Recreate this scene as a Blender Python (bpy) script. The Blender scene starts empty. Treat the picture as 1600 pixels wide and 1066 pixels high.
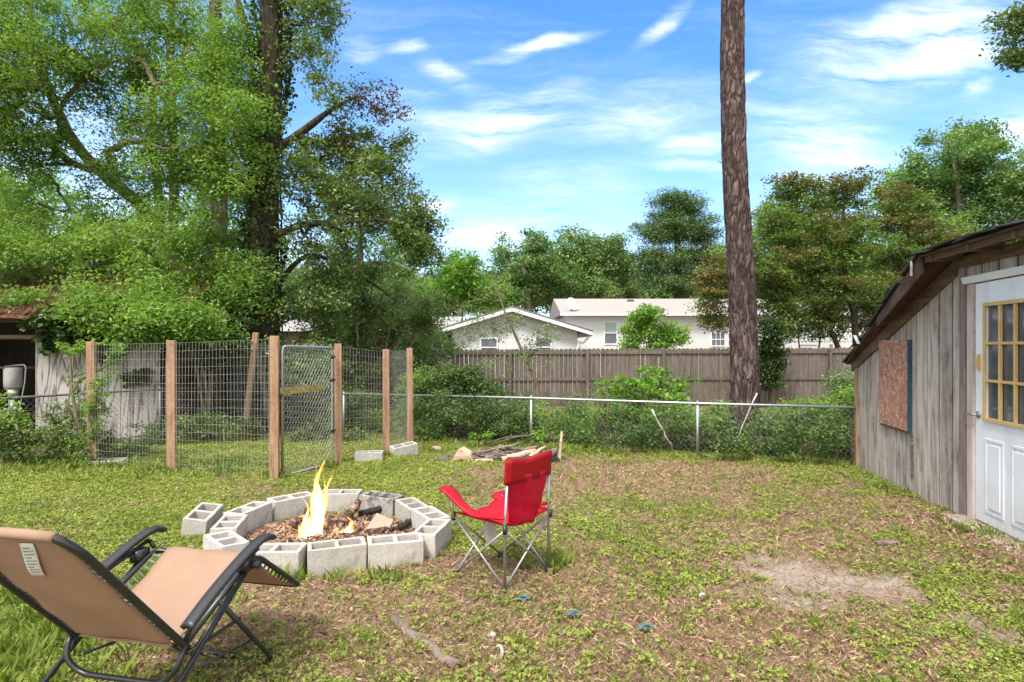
import bpy, bmesh, math, random
import numpy as np
from mathutils import Vector, Matrix
random.seed(7)
R = math.radians
scene = bpy.context.scene
COL = scene.collection
F = 900.0; CX = 800.0; CY = 540.0; CAMZ = 1.5; SLOPE = .024

# ------------------------------------------------------------- noise + ground
def _hash(ix, iy, seed):
    n = (ix.astype(np.int64)*374761393 + iy.astype(np.int64)*668265263 + seed*974711) & 0xffffffff
    n = ((n ^ (n >> 13))*1274126177) & 0xffffffff
    return ((n ^ (n >> 16)) & 0xffff)/65535.0
def vnoise(x, y, seed=0):
    ix = np.floor(x); iy = np.floor(y); fx = x-ix; fy = y-iy
    fx = fx*fx*(3-2*fx); fy = fy*fy*(3-2*fy)
    a = _hash(ix, iy, seed); b = _hash(ix+1, iy, seed); c = _hash(ix, iy+1, seed); d = _hash(ix+1, iy+1, seed)
    return (a*(1-fx)+b*fx)*(1-fy)+(c*(1-fx)+d*fx)*fy
def fbm(x, y, seed=0, oct=4):
    s = 0; a = .5; t = 0
    for o in range(oct):
        s = s+a*vnoise(x*2**o+17.3*o, y*2**o-9.1*o, seed+o); t += a; a *= .5
    return s/t
def noise3(p, sc, seed):
    return (fbm(p[:, 0]*sc, p[:, 1]*sc, seed, 2)+fbm(p[:, 1]*sc+5, p[:, 2]*sc, seed+9, 2)+fbm(p[:, 2]*sc, p[:, 0]*sc+3, seed+5, 2))/3
def gz(x, y):
    x = np.asarray(x, float); y = np.asarray(y, float)
    return -SLOPE*np.clip(y, -3, 18) + .035*(fbm(x*.9, y*.9, 3, 3)-.5)
def G(px, py, dz=0.0):                       # pixel of the ground -> world point
    Y = (CAMZ-dz)*F/((py-CY)-SLOPE*F)
    return ((px-CX)*Y/F, Y, -SLOPE*Y+dz)
def P(px, py, Y):
    return Vector(((px-CX)*Y/F, Y, CAMZ-(py-CY)*Y/F))
def green_cover(x, y):                       # 0 = bare or straw, 1 = thick weeds
    c = fbm(x*.75+3, y*.75, 11, 4)*.55+fbm(x*3.1, y*3.1, 21, 3)*.45
    c = c+.16*np.clip(-x/4.5+.1, -.25, 1.0)+.05
    c = c-.13*np.exp(-((x+.6)/1.7)**2-((y-3.5)/.75)**2)
    c = c-.16*np.exp(-((x-1.4)/2.0)**2-((y-7.4)/.7)**2)-.12*np.exp(-((x-4.1)/.8)**2-((y-5)/1.6)**2)
    c = c+.10*np.exp(-((x-2.9)/.7)**2-((y-3.1)/.6)**2)
    return np.clip((c-.43)*4.0, 0, 1)*(1-sandy(x, y))*(1-ringin(x, y))
def sandy(x, y):
    r = np.sqrt(((x-2.22-.55*(3.7-y))/.60)**2+((y-3.68)/.72)**2)+1.5*(fbm(x*2.3, y*2.3, 41, 4)-.5)*2
    return np.clip((1.0-r)*1.5, 0, 1)
def mulchy(x, y):
    a = np.exp(-((x-4.0)/.65)**2-((y-4.6)/1.7)**2)+.9*np.exp(-((x-2.9)/.8)**2-((y-2.55)/.35)**2)+.8*np.exp(-((x-1.9)/1.7)**2-((y-7.6)/.45)**2)
    return np.clip(a*1.3*(.4+1.2*fbm(x*2, y*2, 77, 3))-.2, 0, 1)
def ringin(x, y):
    r = np.sqrt(((x+1.5)/.78)**2+((y-4.85)/.72)**2)
    return np.clip((1.08-r)*8, 0, 1)

# ------------------------------------------------------------- materials
def new_mat(name):
    m = bpy.data.materials.new(name); m.use_nodes = True
    nt = m.node_tree; nt.nodes.clear()
    out = nt.nodes.new('ShaderNodeOutputMaterial')
    return m, nt, out
def N(nt, t, **kw):
    n = nt.nodes.new(t)
    for k, v in kw.items():
        if k.startswith('i_'): n.inputs[k[2:]].default_value = v
        else: setattr(n, k, v)
    return n
def L(nt, a, b): nt.links.new(a, b)
def ramp(nt, fac, stops):
    r = nt.nodes.new('ShaderNodeValToRGB')
    e = r.color_ramp.elements
    while len(e) < len(stops): e.new(.5)
    for el, (p, c) in zip(e, stops):
        el.position = p; el.color = (*c, 1) if len(c) == 3 else c
    if fac is not None: L(nt, fac, r.inputs[0])
    return r
def coords(nt, scale=(1, 1, 1), rot=(0, 0, 0), kind='Object'):
    tc = N(nt, 'ShaderNodeTexCoord'); mp = N(nt, 'ShaderNodeMapping')
    mp.inputs['Scale'].default_value = scale; mp.inputs['Rotation'].default_value = rot
    L(nt, tc.outputs[kind], mp.inputs[0]); return mp.outputs[0]
def noise(nt, vec, scale, detail=4, rough=.6, dist=0):
    n = N(nt, 'ShaderNodeTexNoise'); n.inputs['Scale'].default_value = scale
    n.inputs['Detail'].default_value = detail; n.inputs['Roughness'].default_value = rough
    n.inputs['Distortion'].default_value = dist
    if vec is not None: L(nt, vec, n.inputs['Vector'])
    return n.outputs['Fac']
def mix(nt, fac, a, b, mode='MIX'):
    m = N(nt, 'ShaderNodeMix', data_type='RGBA', blend_type=mode)
    for sock, v in ((m.inputs[0], fac), (m.inputs[6], a), (m.inputs[7], b)):
        if hasattr(v, 'links'): L(nt, v, sock)
        else: sock.default_value = v if not isinstance(v, tuple) else ((*v, 1) if len(v) == 3 else v)
    return m.outputs[2]
def math_(nt, op, a, b=0.0, clamp=False):
    m = N(nt, 'ShaderNodeMath', operation=op, use_clamp=clamp)
    for sock, v in ((m.inputs[0], a), (m.inputs[1], b)):
        if hasattr(v, 'links'): L(nt, v, sock)
        else: sock.default_value = v
    return m.outputs[0]
def principled(nt, out, color=None, rough=.8, metal=0, spec=.5, bump=None, bstr=.3, bdist=.01):
    b = N(nt, 'ShaderNodeBsdfPrincipled')
    if color is not None:
        if hasattr(color, 'links'): L(nt, color, b.inputs['Base Color'])
        else: b.inputs['Base Color'].default_value = (*color, 1)
    if hasattr(rough, 'links'): L(nt, rough, b.inputs['Roughness'])
    else: b.inputs['Roughness'].default_value = rough
    b.inputs['Metallic'].default_value = metal
    b.inputs['Specular IOR Level'].default_value = spec
    if bump is not None:
        bm_ = N(nt, 'ShaderNodeBump'); bm_.inputs['Strength'].default_value = bstr; bm_.inputs['Distance'].default_value = bdist
        L(nt, bump, bm_.inputs['Height']); L(nt, bm_.outputs[0], b.inputs['Normal'])
    L(nt, b.outputs[0], out.inputs[0]); return b
def attr(nt, name):
    a = N(nt, 'ShaderNodeAttribute'); a.attribute_name = name; return a.outputs['Fac']

def mat_simple(name, c1, c2=None, scale=20, rough=.7, metal=0, spec=.4, bstr=.2, stretch=(1, 1, 1)):
    m, nt, out = new_mat(name); v = coords(nt, stretch)
    n = noise(nt, v, scale, 5, .65)
    c2 = c2 or tuple(x*.7 for x in c1)
    r = ramp(nt, n, [(.3, c2), (.7, c1)])
    principled(nt, out, r.outputs[0], rough, metal, spec, n, bstr)
    return m
def mat_leaf(name, cols, rough=.5, trans=.44, nscale=.8, dark=.72):
    m, nt, out = new_mat(name)
    a = attr(nt, 'v'); n = noise(nt, coords(nt), nscale, 3)
    f = math_(nt, 'ADD', math_(nt, 'MULTIPLY', a, .65), math_(nt, 'MULTIPLY', math_(nt, 'SUBTRACT', n, .32), .95), True)
    st = [(i/(len(cols)-1), c) for i, c in enumerate(cols)]
    r = ramp(nt, f, st)
    p = N(nt, 'ShaderNodeBsdfPrincipled'); L(nt, r.outputs[0], p.inputs['Base Color'])
    p.inputs['Roughness'].default_value = rough; p.inputs['Specular IOR Level'].default_value = .35
    t = N(nt, 'ShaderNodeBsdfTranslucent')
    L(nt, mix(nt, 1.0, r.outputs[0], (1.25, 1.3, .55), 'MULTIPLY'), t.inputs[0])
    mx = N(nt, 'ShaderNodeMixShader'); mx.inputs[0].default_value = trans
    L(nt, p.outputs[0], mx.inputs[1]); L(nt, t.outputs[0], mx.inputs[2]); L(nt, mx.outputs[0], out.inputs[0])
    return m
def mat_wood(name, light, mid, dark, axis='Z', grain=1.0, rough=.85, planks=True, bstr=.5, stain=.5, lo=.37, hi=.59, ring=.10, rf=7.0):
    m, nt, out = new_mat(name)
    st = {'Z': (9, 9, .9), 'X': (.55, 9, 9), 'Y': (9, .55, 9)}[axis]
    tc = N(nt, 'ShaderNodeTexCoord'); a = attr(nt, 'v')
    off = N(nt, 'ShaderNodeVectorMath', operation='ADD')
    cmb = N(nt, 'ShaderNodeCombineXYZ')
    for i in range(3): L(nt, math_(nt, 'MULTIPLY', a, 13.7), cmb.inputs[i])
    L(nt, tc.outputs['Object'], off.inputs[0]); L(nt, cmb.outputs[0], off.inputs[1])
    mp = N(nt, 'ShaderNodeMapping'); mp.inputs['Scale'].default_value = tuple(s*grain for s in st)
    L(nt, off.outputs[0], mp.inputs[0])
    n1 = noise(nt, mp.outputs[0], 2.2, 6, .72, 1.6)
    n2 = noise(nt, mp.outputs[0], 9, 4, .7, .4)
    big = noise(nt, tc.outputs['Object'], 1.6, 4, .6)
    rg = math_(nt, 'FRACT', math_(nt, 'MULTIPLY', noise(nt, mp.outputs[0], .55, 2, .4, .3), rf))
    rg = math_(nt, 'ABSOLUTE', math_(nt, 'SUBTRACT', math_(nt, 'MULTIPLY', rg, 2.0), 1.0))
    blot = noise(nt, tc.outputs['Object'], 4.5, 5, .7, 1.0)
    g = math_(nt, 'ADD', math_(nt, 'MULTIPLY', n1, .42), math_(nt, 'ADD', math_(nt, 'MULTIPLY', n2, .26), math_(nt, 'ADD', math_(nt, 'MULTIPLY', rg, ring), math_(nt, 'MULTIPLY', blot, .24))))
    r = ramp(nt, g, [(lo, dark), (lo*.5+hi*.5, mid), (hi, light)])
    c = mix(nt, math_(nt, 'MULTIPLY', math_(nt, 'SUBTRACT', big, .38, True), stain*2, True), r.outputs[0], mid)
    c = mix(nt, .4, c, ramp(nt, a, [(0, (.62, .62, .62)), (1, (1.25, 1.2, 1.15))]).outputs[0], 'MULTIPLY') if planks else c
    principled(nt, out, c, rough, 0, .25, g, bstr, .006)
    return m

# ------------------------------------------------------------- mesh builders
class MB:
    def __init__(s): s.v = []; s.f = []; s.a = []; s.mi = []; s.cur = 0
    def add(s, verts, faces, a=None):
        o = len(s.v); s.v += [tuple(v) for v in verts]
        a = random.random() if a is None else a
        for f in faces: s.f.append(tuple(o+i for i in f)); s.a.append(a); s.mi.append(s.cur)
        return s
    def box(s, x0, x1, y0, y1, z0, z1, a=None):
        v = [(x0, y0, z0), (x1, y0, z0), (x1, y1, z0), (x0, y1, z0), (x0, y0, z1), (x1, y0, z1), (x1, y1, z1), (x0, y1, z1)]
        return s.add(v, [(0, 3, 2, 1), (4, 5, 6, 7), (0, 1, 5, 4), (1, 2, 6, 5), (2, 3, 7, 6), (3, 0, 4, 7)], a)
    def prism(s, poly, d, a=None):          # poly: list of 3D points, d: extrusion vector
        n = len(poly); d = Vector(d); v = [Vector(p) for p in poly]; v += [p+d for p in v[:n]]
        fs = [tuple(range(n-1, -1, -1)), tuple(range(n, 2*n))]+[(i, (i+1) % n, n+(i+1) % n, n+i) for i in range(n)]
        return s.add(v, fs, a)
    def beam(s, p, q, w, h, up=(0, 0, 1), a=None):
        p = Vector(p); q = Vector(q); t = (q-p).normalized(); up = Vector(up)
        sd = t.cross(up)
        if sd.length < 1e-4: sd = t.cross(Vector((1, 0, 0)))
        sd.normalize(); u = sd.cross(t).normalized(); sd = sd*w/2; u = u*h/2
        v = [p-sd-u, p+sd-u, p+sd+u, p-sd+u, q-sd-u, q+sd-u, q+sd+u, q-sd+u]
        return s.add(v, [(0, 1, 2, 3), (7, 6, 5, 4), (0, 4, 5, 1), (1, 5, 6, 2), (2, 6, 7, 3), (3, 7, 4, 0)], a)
    def tube(s, pts, rad, n=8, a=None, caps=True):
        pts = [Vector(p) for p in pts]; m = len(pts)
        rad = rad if hasattr(rad, '__len__') else [rad]*m
        vs = []; fs = []
        t0 = (pts[1]-pts[0]).normalized(); ref = Vector((0, 0, 1)) if abs(t0.z) < .9 else Vector((1, 0, 0))
        u = t0.cross(ref).normalized()
        for i, p in enumerate(pts):
            t = (pts[min(i+1, m-1)]-pts[max(i-1, 0)]).normalized()
            u = (u-t*u.dot(t)).normalized(); w = t.cross(u)
            for k in range(n):
                an = 2*math.pi*k/n; vs.append(p+(u*math.cos(an)+w*math.sin(an))*rad[i])
        for i in range(m-1):
            for k in range(n):
                fs.append((i*n+k, i*n+(k+1) % n, (i+1)*n+(k+1) % n, (i+1)*n+k))
        if caps: fs.append(tuple(range(n-1, -1, -1))); fs.append(tuple((m-1)*n+k for k in range(n)))
        return s.add(vs, fs, a)
    def build(s, name, mats, parent=None, smooth=False, loc=None):
        me = bpy.data.meshes.new(name); me.from_pydata(s.v, [], s.f)
        mats = mats if isinstance(mats, (list, tuple)) else [mats]
        for m in mats: me.materials.append(m)
        at = me.attributes.new('v', 'FLOAT', 'FACE'); at.data.foreach_set('value', s.a)
        me.polygons.foreach_set('material_index', s.mi)
        if smooth: me.polygons.foreach_set('use_smooth', [True]*len(s.f))
        me.update()
        return link(name, me, parent, loc)
def link(name, me, parent=None, loc=None):
    o = bpy.data.objects.new(name, me); COL.objects.link(o)
    if parent is not None: o.parent = parent
    if loc is not None: o.location = loc
    return o
def round_poly(pts, r, n=4):                  # round the corners of an open polyline
    pts = [Vector(p) for p in pts]; out = [pts[0]]
    for i in range(1, len(pts)-1):
        a, b, c = pts[i-1], pts[i], pts[i+1]; d1 = (a-b); d2 = (c-b); rr = min(r, d1.length*.49, d2.length*.49)
        p = b+d1.normalized()*rr; q = b+d2.normalized()*rr
        for k in range(n+1):
            t = k/n; out.append(p*(1-t)**2+b*2*t*(1-t)+q*t*t)
    out.append(pts[-1]); return out
def smooth_line(pts, n=6):
    pts = [Vector(p) for p in pts]; out = []
    for i in range(len(pts)-1):
        p0 = pts[max(i-1, 0)]; p1 = pts[i]; p2 = pts[i+1]; p3 = pts[min(i+2, len(pts)-1)]
        for k in range(n):
            t = k/n
            out.append(.5*((2*p1)+(p2-p0)*t+(2*p0-5*p1+4*p2-p3)*t*t+(3*p1-p0-3*p2+p3)*t**3))
    out.append(pts[-1]); return out
def np_mesh(name, verts, nper, mats, attrv, parent=None, mi=None, smooth=False):
    n = len(verts)//nper
    me = bpy.data.meshes.new(name)
    me.vertices.add(len(verts)); me.vertices.foreach_set('co', np.ascontiguousarray(verts, np.float32).ravel())
    me.loops.add(len(verts)); me.loops.foreach_set('vertex_index', np.arange(len(verts), dtype=np.int32))
    me.polygons.add(n); me.polygons.foreach_set('loop_start', np.arange(0, n*nper, nper, dtype=np.int32))
    if hasattr(me.polygons[0], 'loop_total') :
        try: me.polygons.foreach_set('loop_total', np.full(n, nper, np.int32))
        except Exception: pass
    mats = mats if isinstance(mats, (list, tuple)) else [mats]
    for m in mats: me.materials.append(m)
    if mi is not None: me.polygons.foreach_set('material_index', mi.astype(np.int32))
    at = me.attributes.new('v', 'FLOAT', 'FACE'); at.data.foreach_set('value', attrv.astype(np.float32))
    me.update(calc_edges=True)
    return link(name, me, parent)
def tag(o, label=None, cat=None, group=None, kind=None):
    if label: o['label'] = label
    if cat: o['category'] = cat
    if group: o['group'] = group
    if kind: o['kind'] = kind
    return o
def empty(name, loc, rz=0, label=None, cat=None, group=None):
    o = bpy.data.objects.new(name, None); COL.objects.link(o); o.location = loc; o.rotation_euler = (0, 0, rz)
    o.empty_display_size = .2
    return tag(o, label, cat, group)
def bevel(o, w=.004, seg=1):
    bm = bmesh.new(); bm.from_mesh(o.data); bmesh.ops.remove_doubles(bm, verts=bm.verts, dist=1e-5)
    es = [e for e in bm.edges if len(e.link_faces) == 2 and e.calc_face_angle(0) > .6]
    bmesh.ops.bevel(bm, geom=es, offset=w, segments=seg, affect='EDGES', profile=.6)
    bm.to_mesh(o.data); bm.free(); return o

# ------------------------------------------------------------- foliage
def leaf_verts(c, size, rng, width=.55, up=.35, droop=0.0, fold=.12, tdir=None):
    n = len(c)
    nrm = rng.normal(size=(n, 3)); nrm /= np.linalg.norm(nrm, axis=1)[:, None]; nrm[:, 2] = np.abs(nrm[:, 2])+up
    nrm /= np.linalg.norm(nrm, axis=1)[:, None]
    t = rng.normal(size=(n, 3)) if tdir is None else tdir+rng.normal(size=(n, 3))*.35
    t[:, 2] -= droop
    t -= nrm*(t*nrm).sum(1)[:, None]; t /= np.linalg.norm(t, axis=1)[:, None]+1e-9
    b = np.cross(nrm, t); s = (size*(.6+.8*rng.random(n)))[:, None] if np.ndim(size) == 0 else size[:, None]
    f = nrm*fold*s
    V = np.stack([c-t*s*.5, c-b*s*width*.5+f+t*s*.05, c+t*s*.5, c+b*s*width*.5+f+t*s*.05], 1)
    return V.reshape(-1, 3)
def clusters_in(blobs, seed, gap=.42, gsc=.7, bias=2.0):
    rng = np.random.default_rng(seed); out = []
    for (cx, cy, cz, rx, ry, rz, n) in blobs:
        got = 0; tries = 0; acc = []
        while got < n and tries < 30:
            p = rng.normal(size=(n*3, 3)); p /= np.linalg.norm(p, axis=1)[:, None]
            p *= (rng.random(n*3)**(1/bias))[:, None]
            p *= 1+.22*(noise3(p*2.0+seed*3.1, 1.3, seed)[:, None]-.5)*2
            q = p*np.array([rx, ry, rz])+np.array([cx, cy, cz])
            keep = noise3(q+50, gsc, seed+3) > gap
            q = q[keep]; acc.append(q); got += len(q); tries += 1
        if acc: out.append(np.concatenate(acc)[:n])
    return np.concatenate(out)
def skeleton(trunks, clus, rng, tip=.010, exp=.45, sag=.0, maxr=.12):
    """trunks: list of polylines [(x,y,z)]; grows limbs to every leaf cluster; returns list of (p,q,r0,r1)"""
    nodes = []; par = []; istr = []
    for tr in trunks:
        prev = -1; pts = smooth_line(tr, 5)
        for i, p in enumerate(pts):
            nodes.append(tuple(p)); par.append(prev); istr.append(True); prev = len(nodes)-1
    cap = len(nodes)+len(clus)*3+5
    A = np.zeros((cap, 3)); A[:len(nodes)] = nodes; k = len(nodes); par += [0]*(cap-k); istr += [False]*(cap-k)
    base = A[:k].copy()
    d0 = np.array([np.min(np.linalg.norm(base-c, axis=1)) for c in clus]); order = np.argsort(d0)
    zb = min(t[0][2] for t in trunks)
    tips = []
    pen = np.zeros(cap); pen[:k] = .0
    for i in order:
        c = clus[i]; d = np.linalg.norm(A[:k]-c, axis=1)+np.clip(A[:k, 2]-c[2], 0, 9)*.8+np.where(A[:k, 2] < zb+.25*(c[2]-zb), 1.5, 0)
        j = int(np.argmin(d)); a = A[j].copy()
        m = (a+c)/2+rng.normal(size=3)*.09*np.linalg.norm(c-a)+np.array([0, 0, -sag*np.linalg.norm(c-a)])
        m2 = (m+c)/2+rng.normal(size=3)*.06*np.linalg.norm(c-a)
        A[k] = m; par[k] = j; A[k+1] = m2; par[k+1] = k; A[k+2] = c; par[k+2] = k+1; tips.append(k+2); k += 3
    cnt = np.zeros(k); 
    for t in tips:
        j = t
        while j >= 0 and not istr[j]: cnt[j] += 1; j = par[j]
    segs = []
    for j in range(k):
        if istr[j]: continue
        r1 = min(maxr, tip*cnt[j]**exp); pj = par[j]
        r0 = min(maxr*1.1, tip*max(cnt[j], cnt[pj] if not istr[pj] else cnt[j])**exp)
        segs.append((A[pj], A[j], min(r0, r1*1.35), r1))
    return segs
def limb_mesh(mb, segs, n=5):
    for p, q, r0, r1 in segs:
        d = (np.array(q)-np.array(p)); l = np.linalg.norm(d)
        if l < 1e-4: continue
        mb.tube([p, Vector(q)+Vector(d/l*r1*.4)], [r0, r1], n if r0 > .02 else 3, .5, caps=False)
def foliage(name, clus, cr, per, size, mat, seed, parent=None, flat=.6, droop=.3, width=.5, up=.3, jitter=.35):
    rng = np.random.default_rng(seed); n = len(clus)
    k = np.maximum(3, (per*(1+jitter*rng.normal(size=n)))).astype(int)
    idx = np.repeat(np.arange(n), k); m = len(idx)
    off = rng.normal(size=(m, 3)); off /= np.linalg.norm(off, axis=1)[:, None]; off *= (rng.random(m)**.6)[:, None]
    off *= np.array([cr, cr, cr*flat]); off *= (.7+.6*rng.random(n))[idx][:, None]
    c = clus[idx]+off
    V = leaf_verts(c, size, rng, width, up, droop)
    tone = rng.random(n)[idx]*.55+rng.random(m)*.45
    return np_mesh(name, V, 4, mat, tone, parent)
def tree(name, label, cat, base, trunks, radii, blobs, bark, leafm, seed, cr=.45, per=60, size=.09, group=None, gap=.42, gsc=.7,
         flat=.6, droop=.3, width=.5, tip=.008, sag=0, maxr=.1, up=.3, nb=14, crown='crown', bias=2.0, limbs=True, rough=.0):
    rng = np.random.default_rng(seed)
    root = empty(name, base, 0, label, cat, group); b = Vector(base)
    clus = clusters_in(blobs, seed, gap, gsc, bias)
    mb = MB()
    for tr, rd in zip(trunks, radii):
        pts = smooth_line(tr, 8); m = len(pts); rs = [np.interp(i/(m-1), np.linspace(0, 1, len(rd)), rd) for i in range(m)]
        if rough: rs = [r*(1+rough*(random.random()-.5)) for r in rs]
        mb.tube(pts, rs, nb, .5)
    if not trunks: trunks = [[tuple(b), tuple(clus.mean(0)*.5+np.array(b)*.5), tuple(clus.mean(0))]]; mb.tube(smooth_line(trunks[0], 4), .012, 5, .5)
    if limbs: limb_mesh(mb, skeleton(trunks, clus, rng, tip, sag=sag, maxr=maxr))
    o = mb.build('trunk', bark, root, True); o.location = -b
    f = foliage(crown, clus, cr, per, size, leafm, seed+1, root, flat, droop, width, up); f.location = -b
    return root
def blob(px, py, Y, rx, ry, n, rY=None):      # crown lobe given where it shows and how deep it is
    p = P(px, py, Y); a = rx*Y/F; c = ry*Y/F
    return (p.x, Y, p.z, a, rY if rY else (a+c)/2, c, n)
def cell_block(mb, xs, ys, z0, z1, hole, a=None):   # box grid with through holes
    solid = lambda i, j: 0 <= i < len(xs)-1 and 0 <= j < len(ys)-1 and (i, j) not in hole
    for i in range(len(xs)-1):
        for j in range(len(ys)-1):
            if not solid(i, j): continue
            x0, x1, y0, y1 = xs[i], xs[i+1], ys[j], ys[j+1]
            mb.add([(x0, y0, z1), (x1, y0, z1), (x1, y1, z1), (x0, y1, z1)], [(0, 1, 2, 3)], a)
            mb.add([(x0, y0, z0), (x1, y0, z0), (x1, y1, z0), (x0, y1, z0)], [(3, 2, 1, 0)], a)
            for (di, dj, p, q) in ((-1, 0, (x0, y1), (x0, y0)), (1, 0, (x1, y0), (x1, y1)), (0, -1, (x0, y0), (x1, y0)), (0, 1, (x1, y1), (x0, y1))):
                if not solid(i+di, j+dj):
                    mb.add([(*p, z0), (*q, z0), (*q, z1), (*p, z1)], [(0, 1, 2, 3)], a)
# ------------------------------------------------------------- camera, light, sky
cam = bpy.data.cameras.new('camera'); co = bpy.data.objects.new('camera', cam); COL.objects.link(co)
co.location = (0, 0, CAMZ); co.rotation_euler = (R(90), 0, 0); cam.sensor_width = 36; cam.lens = F/1600*36
cam.shift_y = 7/1600; cam.clip_end = 2000; cam.clip_start = .05; scene.camera = co
EL, AZ = R(56), R(-152)         # azimuth measured from +Y towards +X
sd = Vector((math.sin(AZ)*math.cos(EL), math.cos(AZ)*math.cos(EL), math.sin(EL)))
sl = bpy.data.lights.new('sun', 'SUN'); sl.energy = 1.7; sl.angle = R(14); sl.color = (1, .95, .87)
so = bpy.data.objects.new('sun', sl); COL.objects.link(so); so.rotation_euler = sd.to_track_quat('Z', 'Y').to_euler(); so.location = (0, -4, 30)
w = bpy.data.worlds.new('World'); scene.world = w; w.use_nodes = True; nt = w.node_tree; nt.nodes.clear()
wo = N(nt, 'ShaderNodeOutputWorld'); bg = N(nt, 'ShaderNodeBackground')
sky = N(nt, 'ShaderNodeTexSky', sky_type='NISHITA', sun_disc=False); sky.sun_elevation = EL; sky.sun_rotation = AZ
sky.air_density = 1.0; sky.dust_density = .4; sky.ozone_density = 2.2
tc = N(nt, 'ShaderNodeTexCoord'); sp = N(nt, 'ShaderNodeSeparateXYZ'); L(nt, tc.outputs['Generated'], sp.inputs[0])
yy = math_(nt, 'MAXIMUM', math_(nt, 'ABSOLUTE', sp.outputs[1]), .25)
uv = N(nt, 'ShaderNodeCombineXYZ'); L(nt, math_(nt, 'DIVIDE', sp.outputs[0], yy), uv.inputs[0]); L(nt, math_(nt, 'DIVIDE', sp.outputs[2], yy), uv.inputs[1])
L(nt, math_(nt, 'SIGN', sp.outputs[1]), uv.inputs[2])
clouds = [  # x px, y px, half length, half width, tilt in degrees, density
    (1440, 62, 190, 55, 14, 1.15), (1500, 100, 90, 22, 12, .6), (1290, 225, 110, 45, -12, 1.1), (1250, 285, 60, 16, -10, .5), (1085, 228, 60, 14, 4, 1.0), (1090, 268, 60, 10, -6, .8),
    (780, 180, 120, 26, 14, 1.0), (770, 215, 70, 20, 16, .8), (700, 125, 60, 12, -20, .7), (620, 78, 28, 10, -10, 1.0), (835, 75, 85, 9, 14, .95), (1035, 45, 60, 12, 38, .8),
    (1180, 124, 22, 7, 30, .9), (560, 75, 30, 16, 0, .6), (1580, 205, 50, 22, 10, .8), (1540, 130, 40, 14, 30, .7), (960, 190, 200, 26, 6, .45), (750, 370, 90, 18, 4, .8), (850, 330, 160, 60, 0, .35),
    (670, 320, 50, 16, 20, .8), (60, 330, 220, 160, 0, .7), (330, 400, 160, 60, 0, .9), (160, 80, 260, 60, 20, .25), (1330, 330, 200, 40, 0, .4), (640, 170, 60, 40, 0, .3)]
tot = None
warp = N(nt, 'ShaderNodeTexNoise'); warp.inputs['Scale'].default_value = 5; warp.inputs['Detail'].default_value = 6; L(nt, uv.outputs[0], warp.inputs['Vector'])
wv = N(nt, 'ShaderNodeVectorMath', operation='MULTIPLY_ADD'); L(nt, warp.outputs['Color'], wv.inputs[0]); wv.inputs[1].default_value = (.10, .07, 0); L(nt, uv.outputs[0], wv.inputs[2])
for (px, py, a, b, t, d) in clouds:
    mp = N(nt, 'ShaderNodeMapping', vector_type='TEXTURE')
    mp.inputs['Location'].default_value = ((px-CX)/F+.05, (CY-py)/F+.035, 1)
    mp.inputs['Rotation'].default_value = (0, 0, R(t)); mp.inputs['Scale'].default_value = (a*1.22/F, b*1.35/F, 1)
    L(nt, wv.outputs[0], mp.inputs[0])
    ln = N(nt, 'ShaderNodeVectorMath', operation='LENGTH'); L(nt, mp.outputs[0], ln.inputs[0])
    mr = N(nt, 'ShaderNodeMapRange', interpolation_type='SMOOTHSTEP'); mr.inputs['From Min'].default_value = 1.25; mr.inputs['From Max'].default_value = 0.1
    mr.inputs['To Min'].default_value = 0; mr.inputs['To Max'].default_value = d; L(nt, ln.outputs['Value'], mr.inputs['Value'])
    tot = mr.outputs[0] if tot is None else math_(nt, 'ADD', tot, mr.outputs[0])
st = N(nt, 'ShaderNodeMapping'); st.inputs['Rotation'].default_value = (0, 0, R(-14)); st.inputs['Scale'].default_value = (1.8, 10, 1); L(nt, wv.outputs[0], st.inputs[0])
streak = noise(nt, st.outputs[0], 3.0, 9, .64, .35)
gen = N(nt, 'ShaderNodeMapRange'); gen.inputs['From Min'].default_value = .42; gen.inputs['From Max'].default_value = .80; gen.inputs['To Max'].default_value = .55
L(nt, noise(nt, st.outputs[0], .9, 5, .6), gen.inputs['Value'])
dens = math_(nt, 'MULTIPLY', math_(nt, 'ADD', math_(nt, 'MULTIPLY', tot, 1.2), gen.outputs[0]), ramp(nt, streak, [(.30, (.0,)*3), (.52, (.42,)*3), (.72, (1,)*3)]).outputs[0], True)
low = N(nt, 'ShaderNodeMapRange'); low.inputs['From Min'].default_value = .42; low.inputs['From Max'].default_value = .0; low.inputs['To Max'].default_value = .55
L(nt, sp.outputs[2], low.inputs['Value'])
skc = N(nt, 'ShaderNodeHueSaturation'); skc.inputs['Saturation'].default_value = 1.22; skc.inputs['Value'].default_value = 1.04; L(nt, sky.outputs[0], skc.inputs['Color'])
tint = mix(nt, 1.0, skc.outputs[0], (.92, 1.09, 1.25), 'MULTIPLY')
hz = mix(nt, math_(nt, 'MULTIPLY', low.outputs[0], 1.0), tint, (3.3, 4.2, 5.2))
fin = mix(nt, math_(nt, 'MULTIPLY', dens, .95), hz, (5.6, 5.9, 6.1))
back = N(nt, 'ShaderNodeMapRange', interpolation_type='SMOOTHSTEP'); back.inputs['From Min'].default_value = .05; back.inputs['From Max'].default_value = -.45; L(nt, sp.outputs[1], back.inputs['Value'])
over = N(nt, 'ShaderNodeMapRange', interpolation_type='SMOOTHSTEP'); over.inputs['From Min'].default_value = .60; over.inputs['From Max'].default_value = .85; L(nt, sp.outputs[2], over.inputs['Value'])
fill_bank = math_(nt, 'MULTIPLY', math_(nt, 'MAXIMUM', back.outputs[0], over.outputs[0]), ramp(nt, noise(nt, tc.outputs['Generated'], 2.2, 6, .6), [(.30, (.55,)*3), (.60, (1,)*3)]).outputs[0], True)
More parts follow.
